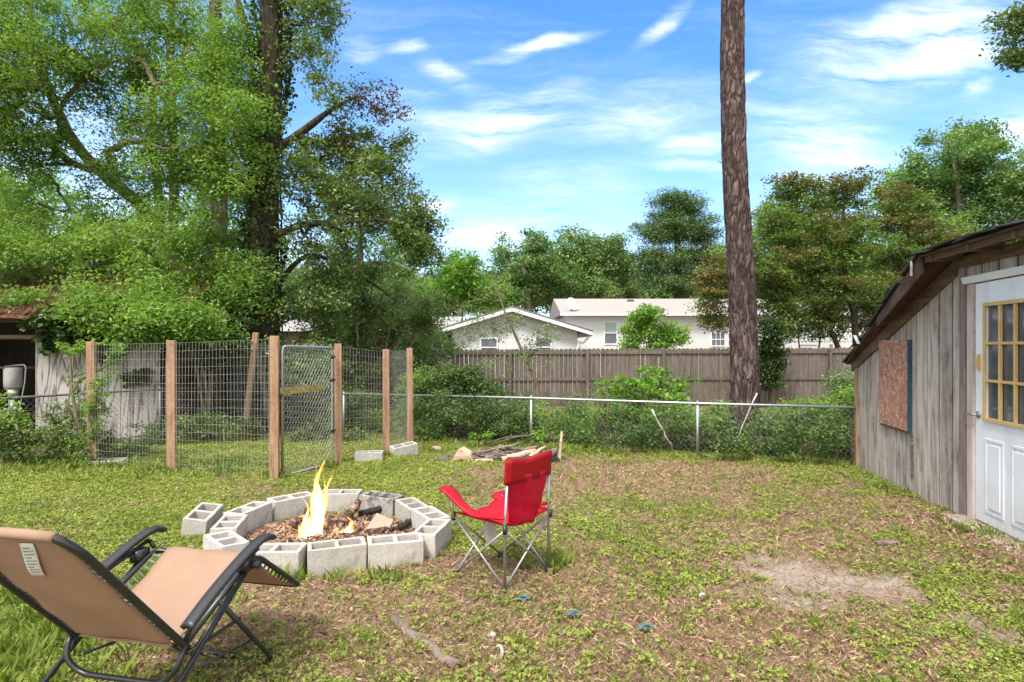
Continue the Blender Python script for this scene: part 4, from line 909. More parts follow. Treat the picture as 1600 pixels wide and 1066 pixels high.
mb = MB(); mb.box(bx0+.02, bx1, -.030, -.006, bz0-.035, bz0-.014, .5); mb.build('ledge', M['darkwood'], wb)
# rust streak stains below the board: short twig-like caulk crumbs
mb = MB(); z_ = .50
while z_ > -.02: mb.box(bx1-.02+rs.uniform(-.012, .008), bx1+.005+rs.uniform(-.005, .012), -.012, -.003, z_, z_+rs.uniform(.01, .028), .5); z_ -= rs.uniform(.03, .055)
mb.build('caulk_crumbs', M['darkwood'], sh)
# door
mb = MB(); mb.box(DL-.105, DL-.012, -.028, .03, -.10, DTOP+.005, .5); mb.build('door_jamb', M['trim'], sh)
mb = MB(); mb.box(DR+.012, DR+.10, -.028, .03, -.10, DTOP+.005, .5); mb.build('door_jamb', M['trim'], sh)
mb = MB(); mb.prism([(DL-.16, -.055, DTOP+.075), (DL-.16, -.035, DTOP+.012), (DL-.16, -.0, DTOP+.012), (DL-.16, -.0, DTOP+.085)], (1.25, 0, 0), .5); hd_ = mb.build('door_head', M['paint'], sh); bevel(hd_, .004)
mb = MB(); mb.box(DL-.16, DR+.2, -.20, .02, -.16, -.088, .5); bevel(mb.build('door_sill', mat_wood('sill_wood', (.42, .36, .32), (.30, .24, .20), (.15, .11, .09), 'X', .7, .85, False), sh), .005)
mb = MB(); gx0, gx1, gz0, gz1 = DL+.165, DR-.165, .86, 1.85
mb.box(DL, gx0, -.012, .028, -.08, DTOP, .5); mb.box(gx1, DR, -.012, .028, -.08, DTOP, .5); mb.box(gx0, gx1, -.012, .028, gz1, DTOP, .5); mb.box(gx0, gx1, -.012, .028, -.08, gz0, .5)
for (p0, p1) in ((DL+.15, DL+.41), (DR-.41, DR-.15)):
    for (q0, q1) in ((.02, .68),):
        w_ = .022
        for (A, B, C, D_) in ((p0, p1, q0, q0+w_), (p0, p1, q1-w_, q1), (p0, p0+w_, q0+w_, q1-w_), (p1-w_, p1, q0+w_, q1-w_)): mb.box(A, B, -.019, -.012, C, D_, .5)
        mb.box(p0+.05, p1-.05, -.021, -.012, q0+.05, q1-.05, .5)
m, nt, out = new_mat('door_paint'); tcd = N(nt, 'ShaderNodeTexCoord'); sz = N(nt, 'ShaderNodeSeparateXYZ'); L(nt, tcd.outputs['Object'], sz.inputs[0])
n_ = noise(nt, coords(nt, (1, 1, .4)), 5, 6, .7); n2_ = noise(nt, coords(nt, (1, 1, .2)), 22, 5, .7)
low_ = N(nt, 'ShaderNodeMapRange'); low_.inputs['From Min'].default_value = .35; low_.inputs['From Max'].default_value = -.1; L(nt, sz.outputs[2], low_.inputs['Value'])
gr_ = math_(nt, 'ADD', math_(nt, 'MULTIPLY', low_.outputs[0], n2_), math_(nt, 'MULTIPLY', math_(nt, 'SUBTRACT', n_, .50, True), 1.6), True)
c = mix(nt, gr_, (.84, .86, .88), (.50, .47, .40)); principled(nt, out, c, .4, 0, .4, n2_, .08)
M['door_paint'] = m
dr = mb.build('door', M['door_paint'], sh); bevel(dr, .003)
mb = MB(); k = .028
mb.box(gx0-k, gx1+k, -.030, -.012, gz1-.004, gz1+k, .5); mb.box(gx0-k, gx1+k, -.034, -.012, gz0-k, gz0+.004, .5); mb.box(gx0-k, gx0, -.030, -.012, gz0+.004, gz1-.004, .5); mb.box(gx1, gx1+k, -.030, -.012, gz0+.004, gz1-.004, .5)
for i in (1, 2):
    xx = gx0+(gx1-gx0)*i/3; mb.box(xx-.012, xx+.012, -.026, -.002, gz0+.004, gz1-.004, .5)
    zz_ = gz0+(gz1-gz0)*i/3
    for j in range(3):
        A = gx0+(gx1-gx0)*j/3+(.0125 if j else 0); B = gx0+(gx1-gx0)*(j+1)/3-(.0125 if j < 2 else 0); mb.box(A, B, -.025, -.003, zz_-.012, zz_+.012, .5)
gf = mb.build('window_frame', M['yellow_wood'], dr); bevel(gf, .002)
mb = MB(); mb.box(gx0, gx1, .002, .006, gz0, gz1, .5); mb.build('pane', M['glass'], dr)
mb = MB(); kx = DL+.055; mb.tube([(kx, -.014, .875), (kx, -.022, .875)], .033, 16); mb.tube([(kx, -.02, .875), (kx, -.065, .875)], .012, 10); mb.tube(smooth_line([(kx, -.062, .875), (kx-.03, -.066, .878), (kx-.10, -.062, .872)], 4), .010, 8); mb.build('handle', M['steel'], dr, True)
mb = MB(); mb.box(DL+.045, DL+.085, -.026, -.012, 1.28, 1.42, .5); mb.box(DL+.035, DL+.075, -.034, -.026, 1.31, 1.38, .5); mb.build('latch_plate', M['yellow_wood'], dr)
mb = MB(); mb.box(DL-.2, DR+.2, .25, 3.5, -.2, 2.2, .5); 

# ------------------------------------------------------------- old shed on the left
od = empty('old_outbuilding', (-8, 11.5, -.25), 0, 'dilapidated white plank outbuilding overgrown with vines at the left edge, open bay on its left', 'shed')
OB = Vector((-8, 11.5, -.25))
def ob(mb, name, mat, smooth=False, parent=od, **k):
    o = mb.build(name, mat, parent, smooth)
    if parent is od: o.location = -OB
    return o
mb = MB(); rs = random.Random(9); x_ = -8.93
while x_ < -6.6:
    w_ = .40; x1 = min(x_+w_-.006, -6.6); mb.box(x_, x1, 10.80-rs.uniform(0, .01), 10.82, -.42, 1.98, rs.random()); x_ += w_
ob(mb, 'white_wall', M['white_wood'])
mb = MB(); y_ = 10.84
while y_ < 15: mb.box(-6.62+.12*(y_-10.8), -6.60+.12*(y_-10.8), y_, y_+.19, -.42, 1.98, rs.random()); y_ += .2
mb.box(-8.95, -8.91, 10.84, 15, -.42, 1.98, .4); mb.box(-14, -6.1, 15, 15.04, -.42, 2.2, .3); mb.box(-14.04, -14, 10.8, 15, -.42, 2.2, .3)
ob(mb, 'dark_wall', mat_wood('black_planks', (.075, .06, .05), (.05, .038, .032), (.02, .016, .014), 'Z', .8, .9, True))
mb = MB(); mb.box(-10.35, -10.22, 10.68, 10.80, -.4, 1.98, .5); mb.box(-12.6, -12.5, 10.68, 10.80, -.4, 1.98, .5); ob(mb, 'bay_post', M['fence'])
mb = MB(); mb.box(-14, -8.9, 10.62, 10.66, 1.93, 2.10, .5); mb.box(-14, -8.95, 10.85, 10.9, 1.62, 1.70, .5); mb.box(-14, -8.95, 11.2, 11.24, 1.05, 1.09, .5); ob(mb, 'beam', M['darkwood'])
mb = MB(); n_ = 30
for i in range(n_):
    x0 = -14.4+8.2*i/n_; x1 = -14.4+8.2*(i+1)/n_-.004; l_ = rs.uniform(0, .02); mb.prism([(x0, 10.35, 1.98+l_), (x1, 10.35, 1.98+l_), (x1, 12.9, 3.2+l_), (x0, 12.9, 3.2+l_)], (0, 0, .04), rs.random())
    mb.prism([(x0, 12.92, 3.2+l_), (x1, 12.92, 3.2+l_), (x1, 15.5, 2.0+l_), (x0, 15.5, 2.0+l_)], (0, 0, .04), rs.random())
ob(mb, 'roof', mat_simple('needle_roof', (.24, .12, .075), (.09, .055, .04), 26, .95, 0, .1, .8))
n = 15000; X = -14.3+8.0*rng.random(n); T = rng.random(n)**1.3; Y = 10.36+2.5*T; Z = 2.06+1.22*T+.03*rng.random(n)
a2 = rng.random(n)*3.14; ln = .05+.07*rng.random(n); wd = .004; D = np.stack([np.cos(a2)*ln, np.sin(a2)*ln*.9, np.sin(a2)*ln*.4+rng.normal(size=n)*.02], 1); S = np.stack([-np.sin(a2)*wd, np.cos(a2)*wd, np.zeros(n)], 1); c = np.stack([X, Y, Z], 1)
o = np_mesh('needle_litter', np.stack([c-D-S, c-D+S, c+D+S, c+D-S], 1).reshape(-1, 3), 4, mat_leaf('rust_needles', [(.10, .045, .03), (.20, .09, .055), (.30, .15, .09)], .9, .05), rng.random(n)*.9, od); o.location = -OB
# white can with tube frame in the open bay
hx, hy = -9.52, 11.0
ht = empty('hand_sprayer_cart', (hx, hy, -.3), 0, 'white canister in a bent grey tube frame standing in the dark open bay', 'cart')
mb = MB(); mb.tube([(0, 0, .98), (0, 0, 1.02), (0, 0, 1.34), (0, 0, 1.38)], [.12, .15, .15, .12], 16, .5); mb.build('canister', mat_simple('dull_white', (.40, .40, .41), (.22, .22, .23), 6, .6), ht, True)
mb = MB(); mb.tube([(0, 0, .80), (0, 0, .98)], [.09, .11], 14, .5); mb.box(-.05, .05, -.06, .06, .45, .80); mb.tube([(-.06, 0, .60), (.08, -.02, .60)], .04, 8); mb.build('pump_body', M['steel'], ht, True)
mb = MB(); mb.tube(round_poly([(-.16, 0, 1.40), (.24, 0, 1.44), (.22, 0, 1.1), (.06, 0, .3), (.02, 0, .02)], .08, 5), .014, 8, .5); mb.build('tube_frame', M['metal'], ht, True)
mb = MB(); mb.tube([(-.12, -.05, 0), (-.10, -.02, .5), (-.05, 0, .8)], .012, 8); mb.build('leg', M['metal'], ht, True)

# ------------------------------------------------------------- chain link fence
def chain_fence(name, pts, label, parts_posts, mat_rail='metal', hshift=0):
    p0 = Vector((*pts[0][:2], 0)); root = empty(name, (p0.x, p0.y, 0), 0, label, 'fence')
    mb = MB(); mb.tube([(p[0]-p0.x, p[1]-p0.y, p[2]) for p in pts], .0185, 10, .5); mb.build('top_rail', M[mat_rail], root, True)
    for q in parts_posts:
        mb = MB(); x_, y_, zt = q; mb.tube([(x_-p0.x, y_-p0.y, float(gz(x_, y_))-.05), (x_-p0.x+(q[2]-.6)*.0, y_-p0.y, zt+.01)], .024, 10, .5); mb.tube([(x_-p0.x, y_-p0.y, zt-.02), (x_-p0.x, y_-p0.y, zt+.04)], [.03, .014], 10, .5); mb.build('post', M[mat_rail], root, True)
    mb = MB()
    for i in range(len(pts)-1):
        a = Vector(pts[i]); b = Vector(pts[i+1]); ln = (b-a).xy.length; step = .085; H = .86
        nn = int(ln/step)
        def at(s, h, off=0):
            f = s/ln; p = a.lerp(b, f); g_ = float(gz(p.x, p.y))+.02; return Vector((p.x-p0.x, p.y-p0.y, g_+(p.z-g_)*h))+Vector((off*.0, off, 0))
        dh = step*1.0
        for k in range(-14, nn+1):
            for sgn in (1, -1):
                s0 = k*step if sgn > 0 else (k*step+H); s1 = s0+sgn*H; h0, h1 = 0.0, 1.0
                sa, sb = s0, s1
                if sgn > 0:
                    if sa < 0: h0 = (0-sa)/H; sa = 0
                    if sb > ln: h1 = 1-(sb-ln)/H; sb = ln
                else:
                    if sa > ln: h0 = (sa-ln)/H; sa = ln
                    if sb < 0: h1 = 1-(0-sb)/H; sb = 0
                if h1-h0 < .03: continue
                mb.tube([at(sa, h0, .004*sgn), at(sb, h1, .004*sgn)], .0020, 3, .5, False)
    mb.build('chain_mesh', M['link'], root)
    return root
def rail(px, Y, py): p = P(px, py, Y); return (p.x, p.y, p.z)
R1 = rail(1345, 7.96, 637); R2 = rail(1090, 8.82, 630.5); R3 = rail(830, 9.98, 622); R4 = rail(537, 11.3, 615); R5 = rail(392, 12.2, 604)
R6 = rail(250, 9.95, 608); R7 = rail(0, 8.4, 623); R8 = rail(-160, 7.6, 634)
chain_fence('chain_link_fence', [R4, R3, R2, R1], 'low galvanised chain link fence running behind the wood pile to the shed', [R4, R3, R2])
chain_fence('chain_link_fence', [R8, R7, R6, R5], 'low dark chain link fence overgrown with weeds in front of the white outbuilding', [R8, R6, R5], 'link')

# ------------------------------------------------------------- pen of wooden posts, welded wire and a gate
pen_posts = [  # px, base py, top px, top py
    (146, 728, 143, 534), (269, 738, 268, 532), (429, 749, 429, 525), (529, 724, 528, 537), (604, 712, 603, 546), (641, 693, 640, 544)]
b0 = Vector(G(429, 749)); pen = empty('wire_pen', b0, 0, 'open pen of rough brown wooden posts with welded wire and a chain link gate', 'pen')
PB = []
for i, (px, py, tx, ty) in enumerate(pen_posts):
    b_ = Vector(G(px, py)); t_ = P(tx, ty, b_.y); PB.append((b_, t_)); w_ = .105 if i not in (4, 5, 3) else .10
    mb = MB(); mb.beam(b_-b0+Vector((0, 0, -.08)), t_-b0, w_, w_*.95, (.25, -1, 0)); o = mb.build('post', M['post'], pen); bevel(o, .008, 2)
for (px, py, Y, tx, ty, ml) in ((382, 678, 10.9, 400, 520, 'post'), (425, 672, 11.2, 403, 556, 'fence')):
    b_ = P(px, py, Y); t_ = P(tx, ty, Y); mb = MB(); mb.beam(b_-b0, t_-b0, .10, .07, (0, -1, 0)); bevel(mb.build('post', M[ml], pen), .006)
def wire_panel(A, B, zt, pad=0.0, sag=0.0, sp=.052, hp=.105, lean=0):
    a, at_ = A; b, bt_ = B; mb = MB(); ln = (b-a).xy.length; n = int(ln/sp); r = .0017
    off = Vector((0, -.055, 0)); ph = random.random()*6
    def q(s, h):
        base = a.lerp(b, s); h1 = (at_.z-a.z)*(1-s)+(bt_.z-b.z)*s; bow = .03*math.sin(s*9+ph)*math.sin(h*3)
        return base+off+Vector((lean*h*math.sin(math.pi*s), bow, .02+(h1-.06)*h-sag*math.sin(math.pi*s)*h))-b0
    for i in range(n+1): mb.tube([q(i/n, k/4) for k in range(5)], r, 3, .5, False)
    m_ = int((at_.z-a.z)/hp)
    for k in range(m_+1): mb.tube([q(j/10, k/m_) for j in range(11)], r*1.1, 3, .5, False)
    return mb.build('wire_panel', M['wire'], pen)
wire_panel(PB[0], PB[1], 0); wire_panel(PB[1], PB[2], 0); wire_panel(PB[3], PB[4], 0); wire_panel(PB[4], PB[5], 0)
lf = (Vector(G(118, 727)), P(128, 560, Vector(G(118, 727)).y)); wire_panel(lf, PB[0], 0, lean=.05)
bk_ = (P(400, 676, 10.9), P(400, 535, 10.9)); wire_panel((P(262, 690, 10.6), P(262, 545, 10.6)), bk_, 0); wire_panel(bk_, (P(520, 680, 10.8), P(520, 545, 10.8)), 0)
# gate
g0 = Vector(G(441, 748)); g1 = Vector(G(519, 727)); gt = empty('gate', g0-b0, 0); gt.parent = pen
d = (g1-g0); d.z = 0; gw = d.length; dn_ = d.normalized(); gh = P(441, 541, g0.y).z-g0.z-.03
q = lambda s, h: dn_*s+Vector((0, 0, h+.03+(g1.z-g0.z)*s/gw))
mb = MB(); mb.tube(round_poly([q(0, .0), q(0, gh), q(gw, gh), q(gw, 0), q(0, 0)], .07, 6), .0175, 10, .5); gfm = mb.build('gate_frame', M['metal'], gt, True)
mb = MB(); st_ = .062
nn = int((gw+gh)/st_)
for k in range(-int(gh/st_/1.5)-1, int(gw/st_)+int(gh/st_/1.5)+2):
    for sg in (1, -1):
        pts = []
        s = k*st_; e = s+sg*gh/1.5
        lo, hi = 0.0, 1.0
        def clipf(s, e):
            lo, hi = 0, 1
            if abs(e-s) < 1e-6: return None
            for bnd, sgn_ in ((.01, 1), (gw-.01, -1)):
                f = (bnd-s)/(e-s); inc = (e-s)*sgn_ > 0
                if inc: lo = max(lo, f)
                else: hi = min(hi, f)
            return (lo, hi) if hi > lo+.01 else None
        r_ = clipf(s, e)
        if r_: mb.tube([q(s+(e-s)*r_[0], gh*r_[0])+Vector((0, .004*sg, 0)), q(s+(e-s)*r_[1], gh*r_[1])+Vector((0, .004*sg, 0))], .0022, 3, .5, False)
mb.build('gate_mesh', M['wire'], gt)
mb = MB(); zc = gh*.66; mb.prism([q(-.02, zc-.06)+Vector((0, -.035, 0)), q(gw*.86, zc-.035)+Vector((0, -.035, 0)), q(gw*.86, zc+.045)+Vector((0, -.035, 0)), q(-.02, zc+.035)+Vector((0, -.035, 0))], (0, .018, 0), .5); mb.build('gate_board', mat_wood('yellowish_board', (.42, .34, .14), (.30, .23, .09), (.17, .12, .05), 'X', .7, .8, False), gt)
mb = MB()
for s in (.25, .42, .58, .74): mb.tube([q(gw*s, gh), q(gw*s+.03, gh+.045), q(gw*s+.09, gh+.03)], .004, 5, .5)
mb.build('wire_ends', M['wire'], gt)
for h in (.28, .72, .92):
    mb = MB(); mb.tube([q(gw, gh*h), q(gw+.07, gh*h)], .012, 8, .5); mb.tube([q(gw, gh*h-.025), q(gw, gh*h+.025)], .026, 10, .5); mb.build('hinge', M['black'], gt, True)
mb = MB(); mb.tube([q(0, gh*.62), q(-.06, gh*.64)], .016, 8, .5); mb.build('latch', M['black'], gt, True)

# ------------------------------------------------------------- privacy fence
FY0 = 18.3; fr = empty('privacy_fence', (-5, FY0, -.42), 0, 'long brown wooden picket privacy fence with rails and posts in front of the white houses', 'fence'); fb = Vector((-5, FY0, -.42))
rs = random.Random(3); bayx = [2.4-2.44*k for k in range(5, -1, -1)]; pxs = [918-121*k for k in range(6, 0, -1)]+[918, 1037, 1166, 1297, 1432, 1560]
pw = [((p_-CX)*18.3/F) for p_ in pxs]
def ftop(x_): return 1.5-(545.5-.0042*(x_/18.3*F+CX-800)*1.0-CY)*18.3/F
for i in range(len(pw)-1):
    x0, x1 = pw[i], pw[i+1]; mb = MB(); x_ = x0+.005
    while x_ < x1-.02:
        w_ = min(.138, x1-x_-.004); t_ = ftop(x_)+rs.uniform(-.012, .012); yo = rs.uniform(0, .008); bt = -.40; gap = .010 if rs.random() < .25 else .003
        mb.prism([(x_, FY0+.05+yo, bt), (x_+w_-gap, FY0+.05+yo, bt), (x_+w_-gap, FY0+.05+yo, t_-.035), (x_+w_-gap-.03, FY0+.05+yo, t_), (x_+.03, FY0+.05+yo, t_), (x_, FY0+.05+yo, t_-.035)], (0, .018, 0), rs.random()); x_ += .142
    o = mb.build('picket_panel', M['fence'], fr); o.location = -fb
    for dz in (-.12, -.96, -1.72):
        mb = MB(); mb.box(x0+.05, x1-.05, FY0+.005, FY0+.045, ftop(x0)+dz-.045, ftop(x0)+dz+.045, rs.random()); o = mb.build('rail', M['fence'], fr); o.location = -fb
for x_ in pw:
    mb = MB(); mb.box(x_-.048, x_+.048, FY0-.05, FY0+.045, -.55, ftop(x_)-.03, rs.random()); o = mb.build('post', M['fence'], fr); o.location = -fb

# ------------------------------------------------------------- houses
def clap(name, c1, c2, pitch=.13):
    m, nt, out = new_mat(name); v = coords(nt); w1 = N(nt, 'ShaderNodeTexWave', bands_direction='Z', wave_profile='SAW'); w1.inputs['Scale'].default_value = 6.283/pitch/20
    L(nt, v, w1.inputs[0]); n_ = noise(nt, v, 1.5, 5, .7); c = ramp(nt, n_, [(.3, c2), (.7, c1)]).outputs[0]
    principled(nt, out, c, .6, 0, .3, w1.outputs['Fac'], .8, .03); return m
M['white_siding'] = clap('white_siding', (.80, .81, .83), (.74, .75, .78)); M['white_brick'] = mat_simple('white_brick', (.62, .63, .66), (.54, .55, .58), 3, .8, 0, .3, .1)
M['tan_roof'] = mat_simple('tan_shingles', (.37, .335, .315), (.28, .255, .24), 14, .9, 0, .2, .3, (1, 1, 1)); M['grey_roof'] = mat_simple('grey_shingles', (.22, .21, .21), (.13, .125, .125), 14, .9, 0, .2, .3)
M['screen'] = mat_simple('window_screen', (.15, .17, .20), (.11, .12, .15), 3, .2, 0, .6, 0); M['blind'] = mat_simple('window_blind', (.42, .52, .50), (.36, .45, .44), 8, .3, 0, .5, 0)
def window(parent, base, x0, x1, z0, z1, y, top='blind', bot='screen', grid=0, frame='paint'):
    mb = MB(); f = .055; mb.box(x0-f, x1+f, y-.03, y+.02, z1, z1+f); mb.box(x0-f, x1+f, y-.04, y+.02, z0-f, z0); mb.box(x0-f, x0, y-.03, y+.02, z0, z1); mb.box(x1, x1+f, y-.03, y+.02, z0, z1); zc = (z0+z1)/2; mb.box(x0, x1, y-.028, y+.02, zc-.02, zc+.02)
    for k in range(1, grid):
        xx = x0+(x1-x0)*k/grid
        for (a_, b_) in ((z0, zc-.021), (zc+.021, z1)): mb.box(xx-.012, xx+.012, y-.024, y+.0, a_, b_)
    o = mb.build('window', M[frame], parent); o.location = -base
    mb = MB(); mb.cur = 0; mb.box(x0, x1, y+.004, y+.008, zc, z1); mb.cur = 1; mb.box(x0, x1, y+.004, y+.008, z0, zc); mb.build('pane', [M[top], M[bot]], o)
def wx(px, Y): return (px-CX)*Y/F
def wz(py, Y): return CAMZ-(py-CY)*Y/F
# gable garage
Y = 24.0; hb = Vector((wx(812, Y), Y, -.5)); h1 = empty('gable_house', hb, 0, 'small white house with a low front gable and dark roof edge behind the privacy fence', 'house')
xl, xr, xa = wx(694, Y), wx(924, Y), wx(800, Y); za, ze = wz(482, Y), wz(519, Y); wl, wr = wx(706, Y), wx(902, Y)
zl = wz(514, Y)
mb = MB(); mb.prism([(wl, Y, -.6), (wr, Y, -.6), (wr, Y, ze+.10), (xa, Y, za-.12), (wl, Y, zl+.05)], (0, .2, 0), .5); mb.box(wl, wl+.15, Y+.2, Y+8, -.6, ze+.1); mb.box(wr-.15, wr, Y+.2, Y+8, -.6, ze+.06); mb.box(wl, wr, Y+7.9, Y+8.1, -.6, ze)
o = mb.build('wall', M['white_brick'], h1); o.location = -hb
mb = MB(); T = .10
for (xa_, za_, xb_, zb_) in ((xa, za, xl, zl-.02), (xa, za, xr, ze-.02)): mb.prism([(xa_, Y-.50, za_+.012), (xb_, Y-.50, zb_+.012), (xb_, Y-.50, zb_+T*.8), (xa_, Y-.50, za_+T*.8)], (0, 8.8, 0), .5)
o = mb.build('roof', M['grey_roof'], h1); o.location = -hb
mb = MB()
for (xa_, za_, xb_, zb_) in ((xa, za, xl, zl-.02), (xa, za, xr, ze-.02)): mb.prism([(xa_, Y-.49, za_-.15), (xb_, Y-.49, zb_-.13), (xb_, Y-.49, zb_+.01), (xa_, Y-.49, za_+.01)], (0, .035, 0), .5)
mb.prism([(xr-.02, Y-.49, ze-.18), (xr+.02, Y-.49, ze-.18), (xr+.02, Y-.49, ze+.02), (xr-.02, Y-.49, ze+.02)], (0, 8.8, 0), .5)
o = mb.build('fascia', M['paint'], h1); o.location = -hb
mb = MB(); mb.tube(smooth_line([(xr-.1, Y-.3, ze-.15), (xr-.35, Y-.1, ze-.45), (wr+.02, Y-.06, ze-.6), (wr+.02, Y-.06, -.4)], 5), .05, 8); o = mb.build('downpipe', M['paint'], h1, True); o.location = -hb
window(h1, hb, wx(752, Y), wx(776, Y), wz(556, Y), wz(530, Y), Y-.02, 'screen', 'screen'); window(h1, hb, wx(838, Y), wx(860, Y), wz(556, Y), wz(529, Y), Y-.02, 'screen', 'screen')
# long house
Y = 30.0; hb = Vector((wx(1100, Y), Y, -.5)); h2 = empty('long_house', hb, 0, 'long white sided house with a tan shingle roof and a satellite dish behind the fence', 'house')
xl, xr = wx(886, Y), wx(1420, Y); ze = wz(491, Y); zr = wz(467, 35.0)
mb = MB(); mb.box(xl, xr, Y, Y+.2, -.6, ze, .5); mb.box(xl, xl+.2, Y+.2, Y+10, -.6, ze, .5); mb.box(xr-.2, xr, Y+.2, Y+10, -.6, ze, .5); mb.box(xl, xr, Y+10, Y+10.2, -.6, ze, .5)
o = mb.build('wall', M['white_siding'], h2); o.location = -hb
mb = MB(); mb.prism([(xl-.35, Y-.5, ze-.02), (xl-.35, Y+5, zr), (xl-.35, Y+10.6, ze-.02)], (xr-xl+.7, 0, 0), .5); o = mb.build('roof', M['tan_roof'], h2); o.location = -hb
mb = MB(); mb.box(xl-.4, xr+.4, Y-.56, Y-.44, ze-.10, ze+.02, .5); o = mb.build('gutter', M['paint'], h2); o.location = -hb
window(h2, hb, wx(945, Y), wx(963, Y), wz(537, Y), wz(504.5, Y), Y-.01); window(h2, hb, wx(1040, Y), wx(1048, Y), wz(530, Y), wz(503, Y), Y-.01, 'blind', 'blind'); window(h2, hb, wx(1112, Y), wx(1132, Y), wz(540, Y), wz(521, Y), Y-.01, 'screen', 'screen', 3); window(h2, hb, wx(1138, Y), wx(1158, Y), wz(540, Y), wz(521, Y), Y-.01, 'screen', 'screen', 3); window(h2, hb, wx(1250, Y), wx(1275, Y), wz(537, Y), wz(505, Y), Y-.01)
mb = MB(); mb.box(wx(978, Y), wx(988, Y), Y-.05, Y+.0, wz(541, Y), wz(530, Y)); mb.box(wx(979.5, Y), wx(986.5, Y), Y-.1, Y-.05, wz(539, Y), wz(535, Y)); o = mb.build('meter_box', M['metal'], h2); o.location = -hb
mb = MB(); p = P(985, 471, 34); mb.tube([p+Vector((0, 0, -.2)), p+Vector((0, 0, 0.02)), p+Vector((0, 0, .03)), p+Vector((0, 0, .12))], [.12, .12, .22, .18], 12); o = mb.build('roof_vent', M['grey_roof'], h2, True); o.location = -hb
mb = MB(); p = P(1013, 476, 33.2); mb.tube([p+Vector((0, 0, -.2)), p+Vector((0, 0, .12))], .05, 8); o = mb.build('roof_pipe', M['metal'], h2, True); o.location = -hb
p = P(893, 476, 30.5); ds = empty('satellite_dish', p, 0); ds.parent = h2; ds.location = p-hb
mb = MB(); vs_ = []; fs_ = []; nr_, na_ = 6, 20
ax = Vector((.45, -.75, .45)).normalized(); s1 = ax.cross(Vector((0, 0, 1))).normalized(); s2 = ax.cross(s1)
for i in range(nr_+1):
    for j in range(na_): r_ = .34*i/nr_; an_ = 6.2832*j/na_; vs_.append(ax*(.9*r_*r_)+s1*math.cos(an_)*r_+s2*math.sin(an_)*r_*1.1)
for i in range(nr_):
    for j in range(na_): fs_.append((i*na_+j, i*na_+(j+1) % na_, (i+1)*na_+(j+1) % na_, (i+1)*na_+j))
mb.add(vs_, fs_); dsh = mb.build('reflector', M['paint'], ds, True)
mb = MB(); mb.tube([(0, 0, 0), (0, .05, -.25), (0, .1, -.5)], .03, 8); mb.tube([-s2*.3*0+Vector((0, 0, -.3)), ax*.5+Vector((0, 0, -.12))], .015, 6); mb.tube([ax*.5+Vector((0, 0, -.14)), ax*.44+Vector((0, 0, -.08))], .04, 8); mb.build('mount_arm', M['metal'], ds, True)
# far left house
Y = 26.0; hb = Vector((wx(640, Y), Y, -.5)); h3 = empty('brick_house', hb, 0, 'low brick house with pale roof, mostly hidden by shrubs left of the gable house', 'house')
mb = MB(); mb.box(wx(430, Y), wx(700, Y), Y, Y+7, -.6, wz(519, Y)); o = mb.build('wall', mat_simple('brown_brick', (.22, .15, .12), (.13, .09, .075), 8), h3); o.location = -hb
mb = MB(); ze = wz(518, Y); zr = wz(495, 29.5); mb.prism([(wx(425, Y), Y-.5, ze), (wx(425, Y), Y+3.5, zr), (wx(425, Y), Y+7.6, ze)], (wx(712, Y)-wx(425, Y), 0, 0), .5); o = mb.build('roof', mat_simple('pale_shingles', (.46, .45, .46), (.33, .32, .33), 10, .8, 0, .2, .3), h3); o.location = -hb
window(h3, hb, wx(676, Y), wx(690, Y), wz(548, Y), wz(530, Y), Y-.02, 'screen', 'screen')
# carport / fence piece far right behind the maple
Y = 24.0; hb = Vector((wx(1300, Y), Y, -.5)); h4 = empty('carport', hb, 0, 'white painted carport with slatted roof edge seen between the maple trunks', 'carport')
mb = MB(); mb.prism([(wx(1236, Y), Y, wz(510, Y)), (wx(1236, Y), Y+4, wz(498, Y))], (0, 0, 0), .5) if False else None
for k in range(40):
    x_ = wx(1210, Y)+k*.16; mb.box(x_, x_+.08, Y-.02, Y+.02, wz(533, Y), wz(520, Y), .5)
mb.box(wx(1205, Y), wx(1210, Y)+6.5, Y+.02, Y+.08, wz(522, Y), wz(515, Y), .5); mb.box(wx(1205, Y), wx(1210, Y)+6.5, Y+.02, Y+.08, wz(538, Y), wz(533, Y), .5)
o = mb.build('slats', M['paint'], h4); o.location = -hb
mb = MB(); mb.prism([(wx(1205, Y), Y+.1, wz(518, Y)), (wx(1205, Y)+6.7, Y+.1, wz(518, Y)), (wx(1205, Y)+6.7, Y+4, wz(512, Y)+.3), (wx(1205, Y), Y+4, wz(512, Y)+.3)], (0, 0, .08), .5); o = mb.build('roof', M['paint'], h4); o.location = -hb
for x_ in (wx(1212, Y), wx(1300, Y), wx(1375, Y)):
    mb = MB(); mb.box(x_, x_+.1, Y+.1, Y+.2, -.6, wz(519, Y), .5); o = mb.build('post', M['paint'], h4); o.location = -hb
def gpt(px, Y): x_ = (px-CX)*Y/F; return (x_, Y, float(gz(x_, Y)))
